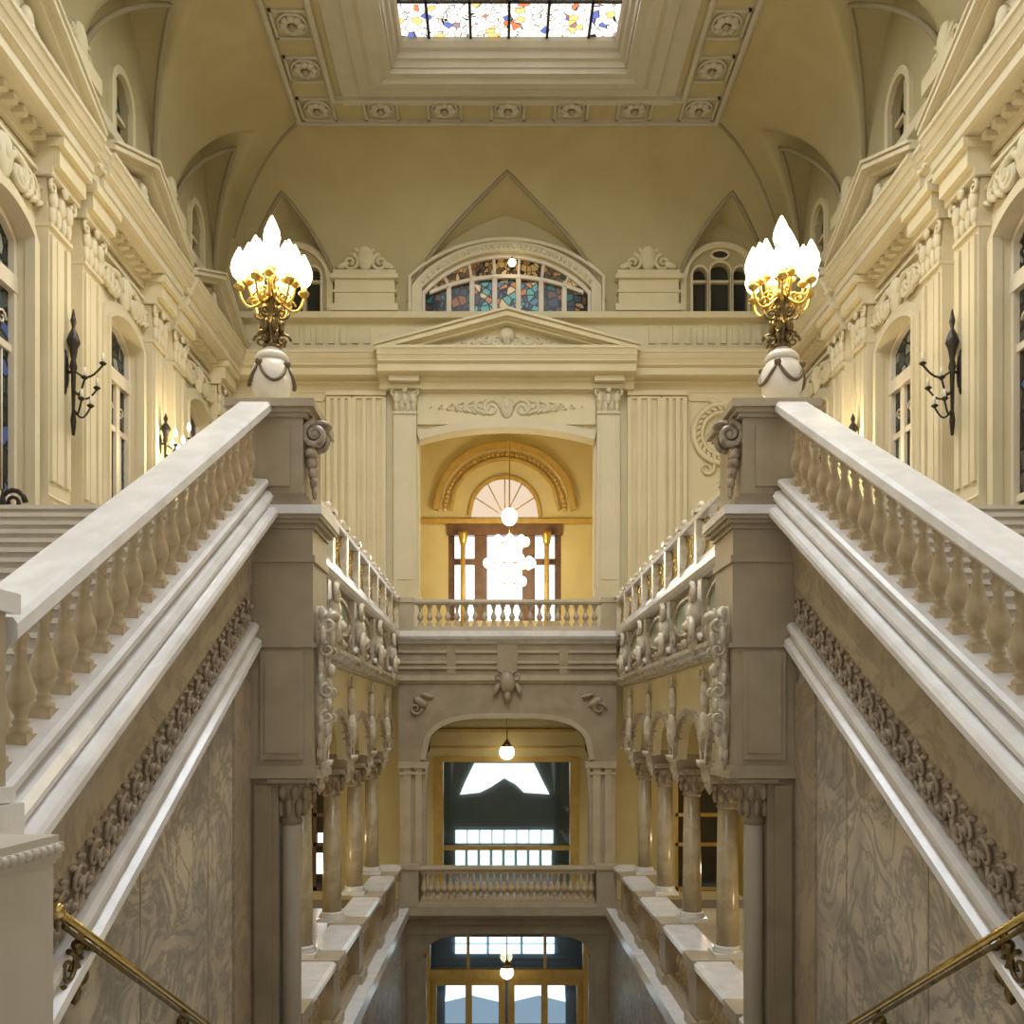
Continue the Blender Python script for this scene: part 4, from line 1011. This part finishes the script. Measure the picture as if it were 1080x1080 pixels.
# ================================================================== SIDE WALLS
BAY = ('near', 'middle', 'far')
for s, w in SIDES:
    mp = side(s, 9.5)
    for i, c in enumerate(DOORS):
        bay = BAY[i]
        # glazed doors, set into the wall
        at = seg_top(c, 1.05, 9.5, .35)
        struct(MB().rb(c-1.05, c+1.05, 2.9, 8.45, .28, .32, mp).build(f'door_{i+1}', 'door_glass'))
        struct(MB().pl([(c-1.0, 8.6)] + [(c-1.0+2*k/14, at(c-1.0+2*k/14)-.02) for k in range(15)] + [(c+1.0, 8.6)], .28, .32, mp).build(f'window_transom_{i+1}', 'scroll_glass'))
        m = MB()
        archivolt(m, c, 0, lambda a: at(c+(a-c)*1.05/.93)-.12, .93, .115, .16, .33, mp, 2.92)
        m.rb(c-1.045, c+1.045, 8.4, 8.72, .14, .345, mp)
        for a in (-.36, .36): m.rb(c+a-.11, c+a+.11, 2.9, 8.42, .2, .34, mp)
        for z in (4.4, 7.3): m.rb(c-1.0, c+1.0, z-.07, z+.07, .22, .335, mp)
        for a in (-.65, 0, .65):
            m.tube([mp(c+a, z, .26) for z in (4.45, 7.25)], .02, 5); m.curl(c+a, 7.8, .26, .17, mp, 1.3, 0, 1, .15, 12)
        struct(m.build(f'trim_door_{i+1}', 'wood'))
        m = MB(); archivolt(m, c, 0, at, 1.035, .3, -.14, .02, mp, 2.95); archivolt(m, c, 0, at, 1.02, .1, -.2, .0, mp, 3.0); struct(m.build(f'trim_arch_{i+1}', 'plaster_lt'))
        # carved panel over the door
        cv = thing('overdoor_carving', f'carved scroll panel over the {bay} arched door on the {w} wall', 'carving', (s*9.4, c, 10.4))
        m = MB(); relief(m, c, 10.5, 3.3, 1.05, -.1, mp, .09, 4); m.build('scrolls', 'plaster_lt', cv)
        m = MB(); m.rb(c-1.7, c+1.7, 10.95, 11.03, -.12, 0, mp); m.build('border', 'plaster_lt', cv)
        # pediment
        pd = thing('wall_pediment', f'{bay} carved triangular pediment above the cornice of the {w} wall', 'pediment', (s*8.4, c, 12.5))
        m = MB(); m.pl([(c-2.3, 12.45), (c+2.3, 12.45), (c, 13.3)], -.5, 0, mp); m.build('tympanum', 'plaster_lt', pd)
        m = MB()
        for e in (-1, 1):
            for o, th, p in ((0, .07, -.98), (.07, .05, -.90), (.12, .10, -.94), (.22, .05, -.80), (.27, .10, -.74)):
                m.pl([(c+e*2.65, 12.66-o*.9), (c, 13.78-o), (c, 13.78-o-th), (c+e*2.65, 12.66-(o+th)*.9)][::e], p, 0, mp)
        m.build('raking_cornice', 'plaster_lt', pd)
        m = MB(); relief(m, c, 12.78, 2.8, .55, -.52, mp, .09, 4); m.blob(c, 13.0, -.54, .2, .22, .12, mp); m.build('carving', 'plaster_lt', pd)
        # clerestory window
        a2 = arch_top(c, .55, 15.2, .6)
        struct(MB().pl([(c-.54, 13.9)] + [(c-.54+1.08*k/14, a2(c-.54+1.08*k/14)-.01) for k in range(15)] + [(c+.54, 13.9)], .22, .26, mp).build(f'window_clerestory_{i+1}', 'lunette_glass'))
        m = MB(); archivolt(m, c, 0, lambda a: a2(a)-.01, .54, .18, -.1, .03, mp, 13.92)
        m.rb(c-.04, c+.04, 13.9, 15.75, .1, .26, mp); m.rb(c-.54, c+.54, 14.9, 15.0, .1, .255, mp)
        struct(m.build(f'trim_clerestory_{i+1}', 'plaster'))
    # pilaster pairs
    for i, y in enumerate((19.3, 20.85, 25.0, 26.55, 30.7)):
        nm = ('first', 'second', 'third', 'fourth', 'fifth')[i]
        c = thing('wall_pilaster', f'{nm} cream pilaster with leafy capital along the {w} wall, counted from the near end', 'pilaster', (s*9.4, y, 4.36))
        m = MB(); m.rb(y-.46, y+.46, 4.6, 9.95, -.26, 0, mp)
        for k in (-.32, .32): m.rb(y+k-.09, y+k+.09, 4.9, 9.8, -.32, -.2, mp)
        m.rb(y-.14, y+.14, 4.9, 9.8, -.30, -.2, mp)
        m.build('shaft', 'plaster_lt', c)
        m = MB(); m.rb(y-.56, y+.56, 2.9, 4.1, -.36, 0, mp); m.rb(y-.62, y+.62, 4.08, 4.36, -.42, 0, mp); m.run([(0, 4.36), (-.38, 4.36), (-.4, 4.44), (-.3, 4.5), (-.34, 4.56), (-.28, 4.62), (0, 4.62)], y-.54, y+.54, mp); m.build('base', 'plaster_lt', c)
        m = MB(); pilaster_capital(m, y, 10.0, .92, 1.05, mp, -.28); m.build('capital', 'plaster_lt', c)
        m = MB(); m.rb(y-.6, y+.6, 11.05, 11.6, -.55, 0, mp); m.rb(y-.66, y+.66, 11.42, 11.6, -.66, 0, mp); m.build('entablature_block', 'plaster', c)
    # crest figures on the attic between pediments
    for i, y in enumerate((20.25, 25.95)):
        c = thing('attic_crest', f'{("near", "far")[i]} dark carved crest standing between pediments on the {w} wall', 'crest', (s*9.2, y, 13.92))
        m = MB(); m.rb(y-.7, y+.7, 13.9, 14.25, -.45, 0, mp); m.build('plinth', 'plaster', c)
        m = MB(); m.blob(y, 14.6, -.25, .28, .45, .16, mp)
        for k in (-1, 1): m.curl(y+k*.42, 14.5, -.25, .26, mp, 1.4, PI/2, k, .26); m.blob(y+k*.65, 14.4, -.22, .2, .1, .1, mp, k*.4)
        m.build('carving', 'plaster', c)
    # sconces
    def sconce(y, z, lit, label):
        t = thing('wall_sconce', label, 'lamp', (s*9.15, y, z-1.2)); q = lambda a, b_, d: mp(a, b_, d-.3)
        k = 1.0 if not lit else .62
        m = MB(); m.lathe([(.03, -1.3*k), (.06, -1.0*k), (.035, -.8*k), (.05, 0), (.08, .1*k), (.05, .25*k), (.09, .5*k), (.14, .62*k), (.09, .78*k), (.03, .9*k), (.06, 1.05*k), (.01, 1.3*k)], q(y, z, -.14), 10); m.build('staff', 'iron', t)
        m = MB(); m.blob(y, z, .02, .12, .5*k, .06, q); m.tube([q(y, z, 0), q(y, z, -.14)], .03, 6); m.build('backplate', 'iron', t)
        for j, (zz, dy, dd) in enumerate(((-.25, -.3, -.5), (-.25, .3, -.5), (.15, 0, -.75), (-.65, -.22, -.4), (-.65, .22, -.4))):
            zz *= k; e = q(y+dy, z+zz, dd)
            m = MB(); p0 = q(y, z+zz-.1, -.14)
            m.tube([tuple(p0[n_]+(e[n_]-p0[n_])*u - (.2*sin(PI*u) if n_ == 2 else 0) for n_ in range(3)) for u in [i_/10 for i_ in range(11)]], .022, 6)
            m.lathe([(.02, -.02), (.08, .03), (.05, .06)], e, 10); arm = m.build('arm', 'iron', t)
            MB().lathe([(.03, .05), (.03, .24), (.0, .25)], e, 8).build('candle', 'candle', arm)
            if lit: MB().lathe([(.02, .24), (.05, .3), (.045, .38), (.01, .46)], e, 8).build('bulb', 'bulb', arm)
    sconce(19.55, 7.3, False, f'tall dark iron sconce with unlit candles on the {w} wall pilasters')
    sconce(25.0, 7.45, True, f'small lit iron sconce glowing on the {w} wall just above the handrail')
# scroll end of the wall rail at the far left
t = thing('iron_rail_scroll', 'dark iron scroll finishing the wall rail at the top of the left steps', 'rail', (-7.05, 13.2, 2.9))
q = back(13.2); m = MB(); m.curl(-7.08, 3.12, 0, .19, q, 1.6, 0, 1, .2); m.build('scroll', 'iron', t)
m = MB(); m.tube([(-7.2, 13.2, 2.9), (-7.2, 13.2, 3.3)], .03, 7); m.build('post', 'iron', t)

# ================================================================== LIGHTS
def light(kind, name, loc, energy, col, size=.3, rot=None, sy=None):
    l = bpy.data.lights.new(name, kind); l.energy = energy; l.color = col
    if kind == 'AREA':
        l.shape = 'RECTANGLE'; l.size = size; l.size_y = sy or size
    else: l.shadow_soft_size = size
    o = bpy.data.objects.new(name, l); COL.objects.link(o); o.location = loc
    if rot: o.rotation_euler = rot
    return o
WARM = (1.0, .80, .47); AMB = (1.0, .82, .50)
for p in CAND: light('POINT', 'candelabrum_light', (p[0], p[1], p[2]+.1), 420, WARM, .45)
light('POINT', 'chandelier_light', (.15, 36, 6.6), 420, AMB, .6)
light('POINT', 'hall_fill_light', (0, 38, -1.5), 60, (.8, .9, .8), .4)  # added fill to brighten the grey-green hall, no fitting there
light('POINT', 'bridge_lamp_light', (0, 31.0, -.85), 120, AMB, .21)
light('POINT', 'entrance_lamp_light', (0, 31.0, -8.05), 90, AMB, .18)
for s in (-1, 1):
    light('POINT', 'wall_sconce_light', (s*8.5, 25.1, 7.3), 260, WARM, .2)
    for y in (16.0, 22.4, 28.0): light('POINT', 'mezzanine_lamp_light', (s*5.8, y, -3.3), 75, AMB, .15)
    light('POINT', 'side_wall_fill_light', (s*7.0, 20.0, 9.0), 110, WARM, .4)  # added warm fill for the side walls, no lamp hangs here
W = bpy.data.worlds.new('world'); SC.world = W; W.use_nodes = True
bg = W.node_tree.nodes['Background']; bg.inputs[0].default_value = (1.0, .94, .85, 1); bg.inputs[1].default_value = .66

# ================================================================== CAMERA
cam = bpy.data.cameras.new('camera'); co = bpy.data.objects.new('camera', cam); COL.objects.link(co)
co.location = (-.33, 0, 0); co.rotation_euler = (PI/2, 0, 0)
cam.sensor_width = 36; cam.lens = 1000/1080*36; cam.shift_x = (540-524)/1080; cam.shift_y = (766-540)/1080
cam.clip_end = 200; SC.camera = co
for o in list(COL.objects):
    if o.parent is None: o.location.z -= GROUND
SC.view_settings.view_transform = 'Standard'; SC.view_settings.look = 'None'; SC.view_settings.gamma = 1; SC.view_settings.exposure = .0
SC.view_settings.use_curve_mapping = False
SC.cycles.use_denoising = True
